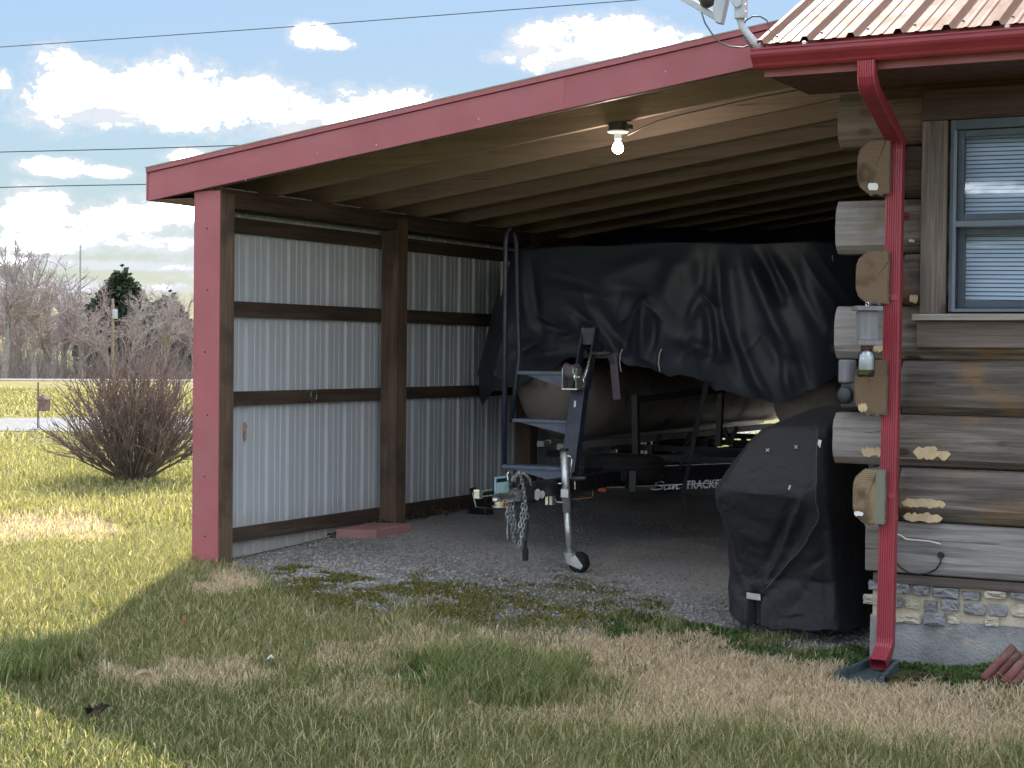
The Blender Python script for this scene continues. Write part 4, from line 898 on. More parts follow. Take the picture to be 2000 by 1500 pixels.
wn = part(MB().lathe(wcn + np.array([-.052, 0, 0]), (1, 0, 0), [(.024, 0), (.058, .001), (.058, .005), (.036, .006), (.034, .075), (.058, .076), (.058, .081), (.02, .082)], 22), 'winch', 'galv', smooth=False)
part(MB().lathe(wcn + np.array([-.044, 0, 0]), (1, 0, 0), [(.037, 0), (.047, .002), (.047, .064), (.037, .066)], 20), 'winch_strap', 'strap', wn, smooth=False)
for dx in (-.062, .038): part(MB().box(wcn[0] + dx, wcn[0] + dx + .004, wcn[1] - .04, wcn[1] + .05, wcn[2] - .11, wcn[2] + .025), 'winch_bracket', 'galv', wn, bevel=.001)
part(MB().box(wcn[0] - .062, wcn[0] + .05, wcn[1] - .04, wcn[1] + .045, wcn[2] - .116, wcn[2] - .110), 'winch_base', 'chrome', wn)
part(MB().lathe(wcn + np.array([.03, -.02, -.035]), (1, 0, 0), [(.012, 0), (.035, .001), (.035, .01), (.008, .011), (.008, .03)], 16), 'winch_gear', 'chrome', wn)
part(MB().tube([PX(a_, b_, TX + .09) for a_, b_ in ((1140, 755), (1140, 738), (1149, 712), (1154, 690))], .008, 8), 'winch_crank', 'chrome', wn, smooth=True)
part(MB().tube([PX(1156, 690, TX + .09), PX(1156, 690, TX + .09) + np.array([.13, .02, .0])], .013, 10), 'crank_grip', 'dirtgrey', wn, smooth=True)
steps = ((1010, 1108, 727, 28, 9.98), (1000, 1110, 821, 22, 9.96), (980, 1104, 912, 28, 9.90))
for xa, xb, y_, dp, Y_ in steps:
    a_, b_ = PY(xa, y_, Y_), PY(xb, y_ + 1, Y_); z_ = (a_[2] + b_[2]) / 2
    st = part(MB().box(a_[0], b_[0], Y_, Y_ + .15, z_ - .016, z_ + .008), 'boarding_step', 'step', bevel=.003)
    part(MB().prism([(a_[0] + .06, Y_ + .012, z_ - .017), (b_[0], Y_ + .012, z_ - .017), (b_[0], Y_ + .012, z_ - .017 - dp * Y_ * 1.08 / F)], (0, .005, 0)), 'gusset', 'step', st)
hr = [PY(985, 912, 9.93), PY(986, 700, 9.93), PY(988, 472, 9.93), PY(990, 455, 9.94), PY(997, 446, 9.98), PY(1006, 455, 10.05), PY(1009, 475, 10.07), PY(1011, 600, 10.07), PY(1014, 690, 10.07), PY(1013, 708, 10.06), PY(1010, 727, 10.04), PY(999, 825, 10.02)]
part(MB().tube(hr, .017, 10, upv=(0, 1, 0)), 'handrail', 'navy', smooth=True)
# A-frame and lower frame
def face_pt(px, py, p0, n_):
    r = ray(px, py); t = (np.array(n_).dot(np.array(p0) - np.array([0, 0, EYE]))) / np.array(n_).dot(r); return np.array([0, 0, EYE]) + r * t
va = PY(1135, 942, 10.45); vb = PY(1424, 932, 11.62); va[2] = vb[2] = .468
rail = part(MB().bar(va, vb, .05, .145), 'a_frame_rail', 'blackp', bevel=.004)
part(MB().bar(va * [2 * TX / va[0] - 1, 1, 1], np.array([2 * TX - vb[0], vb[1], vb[2]]), .05, .145), 'a_frame_rail', 'blackp', bevel=.004)
d_ = Vector(vb - va).normalized(); n_ = Vector((d_.y, -d_.x, 0)); p0 = Vector(va) + n_ * .0262
part(MB().bar(p0 + Vector((0, 0, -.066)) + d_ * .2, Vector(vb) + n_ * .0262 + Vector((0, 0, -.066)), .002, .007), 'pinstripe', 'lettering', rail)
part(MB().bar(p0 + Vector((0, 0, .071)) + d_ * .5, Vector(vb) + n_ * .0262 + Vector((0, 0, .071)), .002, .003), 'pinstripe', 'lettering', rail)
fp = lambda px, py: face_pt(px, py, p0 + n_ * .0015, n_)
# script word and block word
strokes = [((1297, 943), (1292, 940.5), (1284, 942), (1280, 946), (1286, 948.5), (1294, 950), (1292, 954), (1282, 956.5), (1271, 955)), ((1300, 948), (1297, 954), (1300, 956), (1306, 953), (1309, 948), (1307, 955), (1312, 954)), ((1312, 954), (1315, 948), (1314, 956), (1319, 949), (1323, 948), (1321, 955), (1328, 953))]
m = MB()
for st in strokes:
    pts = [Vector(fp(*q)) for q in st]; fine_ = []
    for i in range(len(pts) - 1):
        a_ = pts[max(i - 1, 0)]; b_ = pts[i]; c = pts[i + 1]; e_ = pts[min(i + 2, len(pts) - 1)]
        for t in np.linspace(0, 1, 5, endpoint=False):
            fine_.append(.5 * (2 * b_ + (c - a_) * t + (2 * a_ - 5 * b_ + 4 * c - e_) * t * t + (3 * b_ - a_ - 3 * c + e_) * t ** 3))
    fine_.append(pts[-1]); m.sweep(fine_, [(-.0008, -.0042), (.0008, -.0042), (.0008, .0042), (-.0008, .0042)], upv=tuple(n_.cross(d_)))
part(m, 'script_lettering', 'lettering', rail)
tc = bpy.data.curves.new('word', 'FONT'); tc.body = 'TRACKER'; tc.size = .083; tc.offset = .0022; tc.shear = .12; tc.space_character = 1.02
to = bpy.data.objects.new('word', tc); COL.objects.link(to); bpy.context.view_layer.update()
tm = bpy.data.meshes.new_from_object(to.evaluated_get(bpy.context.evaluated_depsgraph_get())); bpy.data.objects.remove(to)
o0 = Vector(fp(1338, 955)); upz = n_.cross(d_); upz = upz if upz.z > 0 else -upz
m = MB(); m.add([o0 + d_ * v_.co.x + upz * v_.co.y for v_ in tm.vertices], [tuple(p_.vertices) for p_ in tm.polygons]); part(m, 'block_lettering', 'lettering', rail)
for s_ in (-1, 1):
    xr = TX + s_ * abs(vb[0] - TX)
    part(MB().box(xr - .025, xr + .025, vb[1], 16.3, TZ - .06, TZ + .05), 'side_rail', 'blackp')
    for y_ in (12.2, 13.4, 14.3, 15.3): part(MB().box(xr - .02, xr + .02, y_, y_ + .04, TZ + .05, .62), 'bunk_bracket', 'blackp')
    xb_ = -5.66 if s_ < 0 else -3.92
    part(MB().box(xb_ - .05, xb_ + .05, 11.4, 16.2, .60, .645), 'bunk', 'alum_edge')
    part(MB().box(xb_ - .22, xb_ - .16, 11.4, 16.2, .62, .66), 'bunk', 'alum_edge')
for y_ in (11.7, 12.9, 14.1, 15.3): part(MB().box(-5.95, -3.75, y_, y_ + .05, TZ + .051, TZ + .10), 'crossmember', 'blackp')
for (a_, b_) in (((1241, 772, 11.55), (1243, 900, 11.55)), ((1408, 752, 12.2), (1403, 872, 12.2))):
    part(MB().bar(PY(*a_), PY(*b_), .045, .045, (0, 1, 0)), 'guide_post', 'blackp')
part(MB().bar(PY(1241, 781, 11.55), PY(1412, 760, 12.2), .04, .05), 'guide_rail', 'blackp')
part(MB().bar(PY(1300, 893, 12.0), PY(1440, 886, 12.3), .05, .05), 'crossmember', 'blackp')
for p_, q_ in (((1440, 833, 13.2), (1424, 870, 13.2)), ((1414, 835, 13.2), (1424, 865, 13.2)), ((1290, 850, 13.0), (1275, 885, 13.0)), ((1262, 852, 13.0), (1272, 880, 13.0)), ((1350, 845, 13.6), (1330, 880, 13.6))):
    part(MB().bar(PY(*p_), PY(*q_), .03, .03, (0, 1, 0)), 'bunk_strut', 'blackp')
def tyre(c, axis, r, w, name, par=tr):
    c = Vector(c); ax = Vector(axis).normalized(); c0 = c - ax * (w / 2)
    o = part(MB().lathe(c0, ax, [(r * .60, .01), (r * .66, 0), (r * .86, .0), (r * .95, w * .07), (r * .985, w * .16), (r * 1., w * .25), (r * .985, w * .27), (r * .985, w * .30), (r * 1., w * .32), (r * 1., w * .47), (r * .985, w * .48), (r * .985, w * .52), (r * 1., w * .53), (r * 1., w * .68), (r * .985, w * .7), (r * .985, w * .73), (r * 1., w * .75), (r * .985, w * .84), (r * .95, w * .93), (r * .86, w), (r * .66, w), (r * .60, w - .01)], 36, caps=False), name, 'rubber', par, smooth=False)
    part(MB().lathe(c0 + ax * w * .3, ax, [(.02, 0), (r * .3, .0), (r * .5, .02), (r * .61, .0), (r * .61, w * .4), (r * .5, w * .38), (.02, w * .4)], 24), 'rim', 'galv', o, smooth=False)
    return o
sp_ = PY(1219, 914, 10.86); tyre(sp_, (.0, .03, 1), .285, .185, 'spare_tyre')
for xw in (-6.03, -3.68):
    for yw in (14.35, 15.12):
        tyre((xw, yw, float(gz(xw, yw)) + .275), (1, 0, 0), .275, .19, 'wheel')
        part(MB().box(-5.9, -3.8, yw - .03, yw + .03, .24, .30), 'axle', 'blackp') if xw < -5 else None
al = PY(1177, 952, 10.45); part(MB().box(al[0] - .03, al[0] + .03, al[1] - .02, al[1], al[2] - .03, al[2] + .03), 'side_marker', 'amber', bevel=.008)
part(MB().tube([PY(1158, 922, 10.5), PY(1158, 968, 10.5), PY(1154, 972, 10.5), PY(1120, 975, 10.5)], .005, 6), 'light_bracket', 'brass')
part(MB().bar(PX(1197, 690, TX + .1), PX(1205, 780, TX + .13), .055, .003, (0, 1, 0)), 'bow_strap', 'strap')
part(MB().bar(PX(1188, 690, TX + .1), PX(1197, 712, TX + .1), .03, .003, (0, 1, 0)), 'bow_strap', 'strap')
for pts in ([(1379, 742, 11.0), (1368, 800, 11.1), (1350, 870, 11.15), (1310, 945, 11.2)], [(1383, 745, 11.0), (1358, 850, 11.1), (1341, 930, 11.1), (1334, 960, 11.1), (1337, 1000, 11.1), (1337, 1034, 11.1)]):
    part(MB().sweep([PY(*q) for q in pts], [(-.013, -.0015), (.013, -.0015), (.013, .0015), (-.013, .0015)], upv=(0, 1, 0)), 'tie_strap', 'strap_black')
bpy.data.meshes.remove(tm)

# ------------------------------------------------------------------ covered grill
LV = [(-.205, -3.36, -2.700, 8.90, 9.680), (-.20, -3.40, -2.680, 8.84, 9.720), (-.05, -3.41, -2.690, 8.86, 9.720), (.10, -3.40, -2.710, 8.88, 9.720), (.28, -3.41, -2.730, 8.83, 9.710), (.45, -3.435, -2.740, 8.77, 9.700), (.55, -3.45, -2.750, 8.74, 9.690), (.60, -3.44, -2.755, 8.735, 9.680),
      (.66, -3.40, -2.760, 8.75, 9.680), (.76, -3.34, -2.765, 8.79, 9.670), (.86, -3.27, -2.770, 8.84, 9.660), (.93, -3.20, -2.775, 8.88, 9.650), (.965, -3.13, -2.770, 8.93, 9.640), (.995, -3.08, -2.760, 9.02, 9.630), (1.03, -3.02, -2.740, 9.14, 9.620), (1.05, -2.96, -2.740, 9.24, 9.600)]
LVa = np.array(LV); zz = np.concatenate([np.linspace(-.205, -.195, 3), np.linspace(-.18, 1.05, 110)]); N_ = 260
t = np.linspace(0, 2 * math.pi, N_, endpoint=False); cs, sn = np.cos(t), np.sin(t); q = (np.abs(cs) ** 6 + np.abs(sn) ** 6) ** (-1 / 6.)
ux, uy = cs * q, sn * q
g = [np.interp(zz, LVa[:, 0], LVa[:, k]) for k in range(1, 5)]
Xg = ((g[0] + g[1]) / 2)[:, None] + ((g[1] - g[0]) / 2)[:, None] * ux[None]; Yg = ((g[2] + g[3]) / 2)[:, None] + ((g[3] - g[2]) / 2)[:, None] * uy[None]
Zg = np.repeat(zz[:, None], N_, 1).copy()
hemw = .007 * np.sin(t * 5) + .006 * np.sin(t * 13 + 1); low = np.clip((.05 - Zg) / .25, 0, 1)
Zg += low * (.035 + hemw[None] + .06 * np.clip((-3.25 - Xg) / .15, 0, 1))
px_, py_ = proj(np.stack([Xg, Yg, Zg], -1))
GF = [(1484, 838, 1412, 950, .012, 3, 1), (1412, 950, 1396, 1002, .012, 3, 1), (1597, 832, 1594, 985, .014, 3, 1), (1594, 985, 1601, 1010, .014, 3.5, 1), (1601, 1010, 1573, 1062, .02, 5, 1), (1573, 1062, 1490, 1160, .02, 5, 1),
      (1567, 972, 1527, 1075, .035, 8, 1), (1527, 1075, 1487, 1160, .03, 7, 1), (1550, 985, 1500, 1100, -.035, 11, 0), (1575, 1000, 1545, 1075, -.025, 10, 0), (1408, 1000, 1432, 1090, -.03, 7, 0), (1432, 1090, 1460, 1155, .03, 6, 1), (1415, 1010, 1440, 1090, .02, 6, 1),
      (1475, 1163, 1475, 1240, -.075, 9, 0), (1460, 1172, 1452, 1245, .03, 5, 1), (1488, 1176, 1488, 1245, .03, 5, 1), (1475, 1163, 1475, 1168, -.05, 16, 0), (1400, 1090, 1440, 1180, .018, 14, 0), (1425, 1150, 1415, 1210, -.015, 9, 0), (1505, 1180, 1590, 1120, .015, 16, 0),
      (1420, 960, 1565, 972, .012, 5, 1), (1430, 1000, 1520, 1040, -.008, 12, 0), (1440, 1040, 1500, 1060, .008, 9, 0), (1450, 1080, 1490, 1095, -.007, 8, 0), (1484, 838, 1597, 830, .012, 4, 1), (1620, 900, 1630, 1200, .02, 14, 0), (1645, 950, 1650, 1220, -.02, 12, 0), (1610, 1040, 1620, 1230, -.015, 10, 0)]
for _ in range(110):
    x0 = rr.uniform(1395, 1640); y0 = rr.uniform(860, 1225); an = rr.uniform(0, 3.14); L = rr.uniform(12, 50)
    GF.append((x0, y0, x0 + L * math.cos(an), y0 + L * math.sin(an), rr.uniform(-.008, .008), rr.uniform(3, 9), rr.choice((0, 1))))
hg = seg_field(px_, py_, GF) * (uy[None] < .6)
Yg -= hg * .85; Xg += hg * .25 * np.sign(ux)[None] * (np.abs(ux)[None] > .9)
gr = thing('grill_cover', 'black canvas cover over a grill with a silver tab, standing by the log corner', 'grill cover', (-3.05, 9.25, -.21))
a, b = Xg.shape; idx = np.arange(a * b).reshape(a, b); nx = np.roll(idx, -1, 1)
FC = np.stack([idx[:-1].ravel(), nx[:-1].ravel(), nx[1:].ravel(), idx[1:].ravel()], -1)
npmesh('cover', np.stack([Xg, Yg, Zg], -1).reshape(-1, 3), FC, M['grill'], None, gr, True)
topz = 1.051
m = MB(); m.add([(Xg[-1, k], Yg[-1, k], Zg[-1, k]) for k in range(0, N_, 4)] + [(-2.85, 9.42, topz + .006)], [(k, (k + 1) % (N_ // 4), N_ // 4) for k in range(N_ // 4)]); m.build('cover_top', M['grill'], gr, smooth=True)
def on_grill(px, py):
    d2 = (px_ - px) ** 2 + (py_ - py) ** 2 + np.where(uy[None] > .3, 1e6, 0); i, j = np.unravel_index(np.argmin(d2), d2.shape); return np.array([Xg[i, j], Yg[i, j], Zg[i, j]])
for ln in ([(1484, 838), (1448, 895), (1412, 950), (1398, 985), (1392, 1000)], [(1597, 832), (1595, 900), (1594, 985), (1601, 1010), (1573, 1062), (1530, 1112), (1490, 1158)], [(1415, 960), (1490, 966), (1565, 972)], [(1486, 836), (1540, 831), (1596, 829)], [(1408, 1005), (1432, 1090), (1460, 1155)]):
    pts = []
    for (xa, ya), (xb, yb) in zip(ln[:-1], ln[1:]):
        for t_ in np.linspace(0, 1, 8, endpoint=False): pts.append(on_grill(xa + (xb - xa) * t_, ya + (yb - ya) * t_) + np.array([.001, -.0015, .0005]))
    pts = [pts[0]] + [(pts[i - 1] + pts[i] * 2 + pts[i + 1]) / 4 for i in range(1, len(pts) - 1)] + [pts[-1]]
    MB().tube(pts, .0018, 5).build('seam', M['strap_black'] if len(ln) < 4 else M['cable'], gr, smooth=True)
m = MB(); tb = on_grill(1472, 1163); y_ = tb[1] - .02
m.prism([PY(a_, b_, min(on_grill(1455, 1163)[1], on_grill(1488, 1163)[1]) - .012) for a_, b_ in ((1458, 1157), (1485, 1161), (1485, 1173), (1458, 1169))], (0, .004, 0)); m.build('silver_tab', M['galv'], gr)
for px, py in ((1502, 880), (1556, 872)):
    p = on_grill(px, py); vt = MB().bar(p + np.array([-.012, -.008, 0]), p + np.array([.012, -.008, .002]), .006, .02).build('vent', M['dirtgrey'], gr)
    MB().bar(p + np.array([-.009, -.012, -.008]), p + np.array([.009, -.012, .010]), .002, .003).bar(p + np.array([-.009, -.0125, .009]), p + np.array([.009, -.0125, -.008]), .002, .003).build('vent_mesh', M['galv'], vt)
p = on_grill(1600, 868); MB().bar(p + np.array([-.004, -.008, -.02]), p + np.array([.004, -.008, .02]), .018, .003, (0, 1, 0)).build('care_tag', M['white'], gr)
p = on_grill(1541, 952); MB().bar(p + np.array([-.004, -.006, -.012]), p + np.array([.005, -.006, .012]), .010, .002, (0, 1, 0)).build('small_mark', M['galv'], gr)

# ------------------------------------------------------------------ satellite dish on the eave
sd_ = thing('satellite_dish', 'grey satellite dish on a bent mast at the roof corner', 'satellite dish', PY(1484, 95, 8.02))
sp2 = lambda px, py, dy=0.: PY(px, py, 8.05 + dy)
MB().tube([sp2(1488, 98), sp2(1474, 82), sp2(1460, 66), sp2(1450, 52), sp2(1446, 40), sp2(1445, 20), sp2(1444, -50)], .019, 12).build('mast', M['dish'], sd_, smooth=True)
MB().box(*(lambda p: (p[0] - .028, p[0] + .028, p[1] - .035, p[1] + .02, p[2], p[2] + .20))(sp2(1448, 38))).build('mast_bracket', M['dish'], sd_, bevel=.006)
for py in (8, 22, 37): MB().lathe(sp2(1457, py, -.04), (0, -1, 0), [(.006, 0), (.006, .006)], 8).build('bolt', M['chrome'], sd_)
m = MB(); ctr = np.array(sp2(1415, -150, .12)); nrm = Vector((-.25, .82, .5)).normalized(); e1 = nrm.orthogonal().normalized(); e2 = nrm.cross(e1); rows = []
for r_ in np.linspace(.01, .31, 9): rows.append([Vector(ctr) + e1 * (r_ * math.cos(t_)) + e2 * (r_ * math.sin(t_)) + nrm * (r_ * r_ * .75) for t_ in np.linspace(0, 2 * math.pi, 36, endpoint=False)])
m.grid(rows, closed=True); m.build('reflector', M['dish'], sd_, smooth=True, solid=.006)
MB().bar(sp2(1330, -8, .15), sp2(1404, 36, .02), .028, .035).build('feed_arm', M['dish'], sd_, bevel=.006)
MB().prism([sp2(1396, 44), sp2(1408, 46), sp2(1414, 20), sp2(1420, -6), sp2(1396, -6), sp2(1391, 18)], (0, .05, 0)).build('arm_bracket', M['dish'], sd_, bevel=.005)
MB().lathe(sp2(1385, 0, .03), (-.25, -.4, .6), [(.03, -.03), (.045, -.02), (.05, 0), (.045, .03), (.03, .05)], 20).build('converter', M['dirtgrey'], sd_, smooth=True)
MB().prism([sp2(1418, -12, -.05), sp2(1450, -12, -.05), sp2(1446, 10, -.05), sp2(1440, 15, -.05), sp2(1432, 12, -.05)], (0, .02, 0)).build('tilt_plate', M['dish'], sd_, bevel=.004)
MB().tube([sp2(1370, 24), sp2(1377, 45), sp2(1390, 65), sp2(1405, 82), sp2(1425, 91), sp2(1450, 93), sp2(1475, 85), sp2(1495, 68), sp2(1503, 52), sp2(1498, 40), sp2(1485, 32), sp2(1470, 32), sp2(1457, 40), sp2(1451, 52), sp2(1450, 62), sp2(1458, 80), sp2(1472, 98)], .0042, 8).build('cable', M['cable'], sd_, smooth=True)

# ------------------------------------------------------------------ small things on the ground and the wall
A_, B_, C_ = G(655, 1050), G(735, 1052), G(803, 1038); D_ = A_ + C_ - B_
tag(MB().prism([A_ - [0, 0, .01], B_ - [0, 0, .01], C_ - [0, 0, .01], D_ - [0, 0, .01]], (0, 0, .068)).build('paving_block', M['slab'], bevel=.006), 'flat pink painted block on the gravel against the wooden post', 'block')
c0 = G(936, 1004); ck = thing('wheel_chock', 'black wheel chock with upright handle by the carport wall', 'wheel chock', c0)
MB().prism([c0 + [-.09, -.05, 0], c0 + [.10, -.05, 0], c0 + [.08, -.05, .045], c0 + [-.05, -.05, .05]], (0, .12, 0)).build('base', M['blackp'], ck, bevel=.01)
MB().bar(c0 + [-.035, .01, .03], c0 + [-.07, .02, .20], .05, .04, (0, 1, 0)).build('upright', M['blackp'], ck, bevel=.008)
MB().tube([c0 + [-.04, -.04, .17], c0 + [.0, -.05, .06], c0 + [.09, -.05, .055]], .004, 6).build('rod', M['galv'], ck)
rc_ = PX(611, 773, -6.598)
tag(MB().tube([(-6.590, rc_[1] + .036 * math.cos(t_), rc_[2] + .042 * math.sin(t_)) for t_ in np.linspace(0, 2 * math.pi, 22, endpoint=False)], .0022, 6, closed=True).build('wire_loop', M['chrome'], smooth=True), 'thin wire loop hanging from a wall girt', 'wire')
def leaf_mesh(m, c, d, n_, L, w_):
    d = Vector(d).normalized(); s_ = d.cross(Vector(n_)).normalized(); k = s_.cross(d); c = Vector(c)
    m.add([c, c + d * L * .35 + s_ * w_ + k * .01, c + d * L * .75 + s_ * w_ * .6 + k * .018, c + d * L, c + d * L * .75 - s_ * w_ * .6 + k * .018, c + d * L * .35 - s_ * w_ + k * .01, c + d * L * .5], [(0, 1, 6), (1, 2, 6), (2, 3, 6), (3, 4, 6), (4, 5, 6), (5, 0, 6)])
m = MB(); p = G(364, 1232); leaf_mesh(m, p + [0, 0, .005], (-.15, .1, 1), (.2, -1, .1), .075, .018); tag(m.build('dry_leaf', M['leaf']), 'upright curled orange leaf standing in the shaded grass', 'leaf')
m = MB(); p = G(184, 1402)
for k in range(7): leaf_mesh(m, p + [random.uniform(-.03, .03), random.uniform(-.02, .02), .02], (random.uniform(-1, 1), random.uniform(-1, 1), .6), (random.uniform(-1, 1), -1, .5), .05, .016)
tag(m.build('leaf_clump', M['leaf_dark']), 'small dark clump of dead leaves in the lawn', 'leaf')
m = MB(); p = G(527, 1306); leaf_mesh(m, p + [-.02, 0, .04], (1, .2, .2), (0, -.5, 1), .04, .014); tag(m.build('paper_scrap', M['white']), 'small white paper scrap on the dry grass', 'paper')
m = MB(); p = G(268, 1338); leaf_mesh(m, p + [-.02, 0, .045], (1, .1, .1), (0, -.6, 1), .09, .02); tag(m.build('tan_leaf', M['leaf_tan']), 'tan curled leaf lying in the lawn beside dry grass', 'leaf')
m = MB()
for k in range(150):
    if k < 90: y_ = random.uniform(10.6, 12.2); x_ = -6.55 + abs(random.gauss(0, .05))
    elif k < 115: p = G(random.gauss(1790, 30), random.gauss(1335, 7)); x_, y_ = p[0], p[1]
    else: y_ = random.uniform(9.6, 10.3); x_ = -6.56 + abs(random.gauss(0, .04))
    leaf_mesh(m, (x_, y_, float(gz(x_, y_)) + random.uniform(.004, .03)), (random.uniform(-1, 1), random.uniform(-1, 1), random.uniform(-.1, .6)), (random.uniform(-.5, .5), random.uniform(-.5, .5), 1), random.uniform(.03, .07), random.uniform(.008, .018))
lt = MB()
for k in range(420):
    x_, y_ = random.uniform(-7.5, 0), random.uniform(4.2, 9.0)
    if x_ > -2.55 and y_ > 8.3: continue
    leaf_mesh(lt, (x_, y_, float(gz(x_, y_)) + random.uniform(.012, .04)), (random.uniform(-1, 1), random.uniform(-1, 1), random.uniform(-.2, .4)), (random.uniform(-.5, .5), random.uniform(-.5, .5), 1), random.uniform(.012, .04), random.uniform(.003, .009))
struct(lt.build('leaf_litter', M['leaf_tan'], base=(0, 0, 0)), 'stuff')
struct(m.build('dead_leaves', M['leaf_tan'] if False else M['leaf_dark'], base=(0, 0, 0)), 'stuff')

# ------------------------------------------------------------------ grass, clover, gravel
def blades(name, n, x0, x1, y0, y1, hmul, wmul, far=False):
    x = rng.uniform(x0, x1, n); y = rng.uniform(y0, y1, n); zn = zones(x, y)
    r = rng.random(n); dry = r < zn['dry']; lng = (~dry) & (rng.random(n) < zn['long']); clo = (~dry) & (rng.random(n) < zn['clover']); mos = rng.random(n) < zn['moss'] * (.35 + .5 * (zn['n2'] > -.02))
    keep = rng.random(n) > zn['gravel'] * 1.15
    keep |= mos & (rng.random(n) < .8); keep &= ~((x > -6.66) & (x < -2.2) & (y > 9.3)) & ~((x > -2.52) & (y > 8.62)) & ~((x > -6.67) & (x < -6.45) & (y > 8.25))
    spb = (x > -2.52) & (x < -2.16) & (y > 7.95) & (y < 8.5); keep &= ~spb
    if far:
        qx, qy = proj(np.stack([x, y, gz(x, y)], -1)); keep &= ~((qy > 816) & (qy < 846))
    pat = fnoise(x, y, .9, 21)
    h = (.026 + .062 * rng.random(n) ** 1.9) * (.45 + 1.1 * pat); h = np.where(dry, .022 + .035 * rng.random(n), h); h = np.where(lng, .055 + .085 * rng.random(n), h)
    h = np.where(clo, .015 + .02 * rng.random(n), h); h = np.where(mos & ~lng, .010 + .016 * rng.random(n), h); h *= hmul
    yel = np.clip(.75 * fnoise(x, y, .55, 31) + .55 * rng.random(n) - .35 + .28 * S((-5.2 - x) / 2.0), 0, 1)[:, None]
    col = np.array([.115, .158, .068]) * (1 - yel) + np.array([.385, .355, .175]) * yel
    straw = (rng.random(n) < .22)[:, None]; col = np.where(straw, np.array([.52, .47, .32]), col)
    dc = np.array([.62, .52, .41]) * (.65 + .6 * rng.random(n))[:, None]; col = np.where(dry[:, None], dc, col)
    col = np.where((lng & (rng.random(n) > .42))[:, None], np.array([.135, .18, .07]) * (.6 + 1.1 * rng.random(n))[:, None], col)
    col = np.where(clo[:, None], np.array([.085, .135, .048]) * (.6 + 1.0 * rng.random(n))[:, None], col)
    col = np.where((mos & ~dry)[:, None], np.array([.19, .185, .065]) * (.5 + .9 * rng.random(n))[:, None], col)
    col = col * (.75 + .5 * rng.random(n))[:, None]
    x, y, h, col = x[keep], y[keep], h[keep], col[keep]; clo, dry = clo[keep], dry[keep]; n = len(x); z = gz(x, y) + .012 * (fnoise(x, y, 1.4, 4) - .5)
    a = rng.uniform(0, 2 * math.pi, n); b_ = a + rng.normal(1.57, .5, n); wd = (.0022 + .002 * rng.random(n)) * wmul * np.where(clo, 2.6, 1.)
    lean = h * rng.uniform(.15, 1.25, n) * np.where(dry, 1.3, 1.)
    sx, sy = np.cos(a) * wd, np.sin(a) * wd; lx, ly = np.cos(b_) * lean, np.sin(b_) * lean
    V = np.empty((n, 5, 3)); V[:, 0] = np.stack([x - sx, y - sy, z - .003], -1); V[:, 1] = np.stack([x + sx, y + sy, z - .003], -1)
    V[:, 2] = np.stack([x - sx * .8 + lx * .35, y - sy * .8 + ly * .35, z + h * .62], -1); V[:, 3] = np.stack([x + sx * .8 + lx * .35, y + sy * .8 + ly * .35, z + h * .62], -1); V[:, 4] = np.stack([x + lx, y + ly, z + h], -1)
    k = np.arange(n)[:, None] * 5; Fc = np.concatenate([k + np.array([0, 1, 3]), k + np.array([0, 3, 2]), k + np.array([2, 3, 4])], 0)
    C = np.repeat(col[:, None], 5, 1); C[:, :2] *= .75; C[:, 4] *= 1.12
    return struct(npmesh(name, V.reshape(-1, 3), Fc, M['grass'], C.reshape(-1, 3)), 'stuff')
blades('lawn_grass', 430000, -8.2, .3, 3.6, 9.3, .92, .74)
x_keep = zones
def moss_only(x, y):
    d = x_keep(x, y); d['moss'] = np.where((d['moss'] > .25) & (d['n2'] + .6 * d['n'] > -.10), 1.9, 0.); d['gravel'] = np.ones_like(x); d['dry'] = d['dry'] * .15; d['long'] = d['long'] * 0; d['clover'] = d['clover'] * 0; return d
zones = moss_only; blades('moss_tufts', 52000, -6.4, -2.9, 7.1, 8.7, 1., 1.3); zones = x_keep
blades('lawn_grass', 110000, -17., -6.7, 7.5, 17., 1.1, 1.5)
blades('lawn_grass', 60000, -42., -8., 15., 40., 1.4, 4., True)
n = 100000
x = rng.uniform(-6.6, -2.2, n); y = 7.2 + 6.5 * rng.random(n) ** 1.4; zn = zones(x, y); fin = S((y - 9.2) / 1.2)
keep = (rng.random(n) < zn['gravel'] * (1 - .65 * fin)) & ~((x > -2.52) & (y > 8.6)); keep &= ~((zn['moss'] > .5) & (rng.random(n) < .5)); x, y, fin = x[keep], y[keep], fin[keep]; n = len(x)
r_ = (.005 + .0095 * rng.random(n) ** 2) * (1 - .45 * fin); octa = np.array([(1, 0, 0), (-1, 0, 0), (0, 1, 0), (0, -1, 0), (0, 0, 1), (0, 0, -1)], float)
V = octa[None] * r_[:, None, None] * rng.uniform(.6, 1.25, (n, 6, 1)); V[..., 2] *= .6; an = rng.uniform(0, 6.28, n); ca, sa = np.cos(an)[:, None], np.sin(an)[:, None]
V = np.stack([V[..., 0] * ca - V[..., 1] * sa, V[..., 0] * sa + V[..., 1] * ca, V[..., 2] + V[..., 0] * rng.uniform(-.4, .4, (n, 1))], -1)
V += np.stack([x, y, gz(x, y) + r_ * .3], -1)[:, None]
tri = np.array([(0, 2, 4), (2, 1, 4), (1, 3, 4), (3, 0, 4), (2, 0, 5), (1, 2, 5), (3, 1, 5), (0, 3, 5)]); Fc = (np.arange(n)[:, None, None] * 6 + tri[None]).reshape(-1, 3)
tone = (.17 + .25 * rng.random(n) ** 1.4)[:, None] * np.array([1.0, .995, .98]); tone[rng.random(n) < .12] *= np.array([1.05, .9, .72])
struct(npmesh('gravel_stones', V.reshape(-1, 3), Fc, M['gravel'], np.repeat(tone[:, None], 6, 1).reshape(-1, 3)), 'stuff')

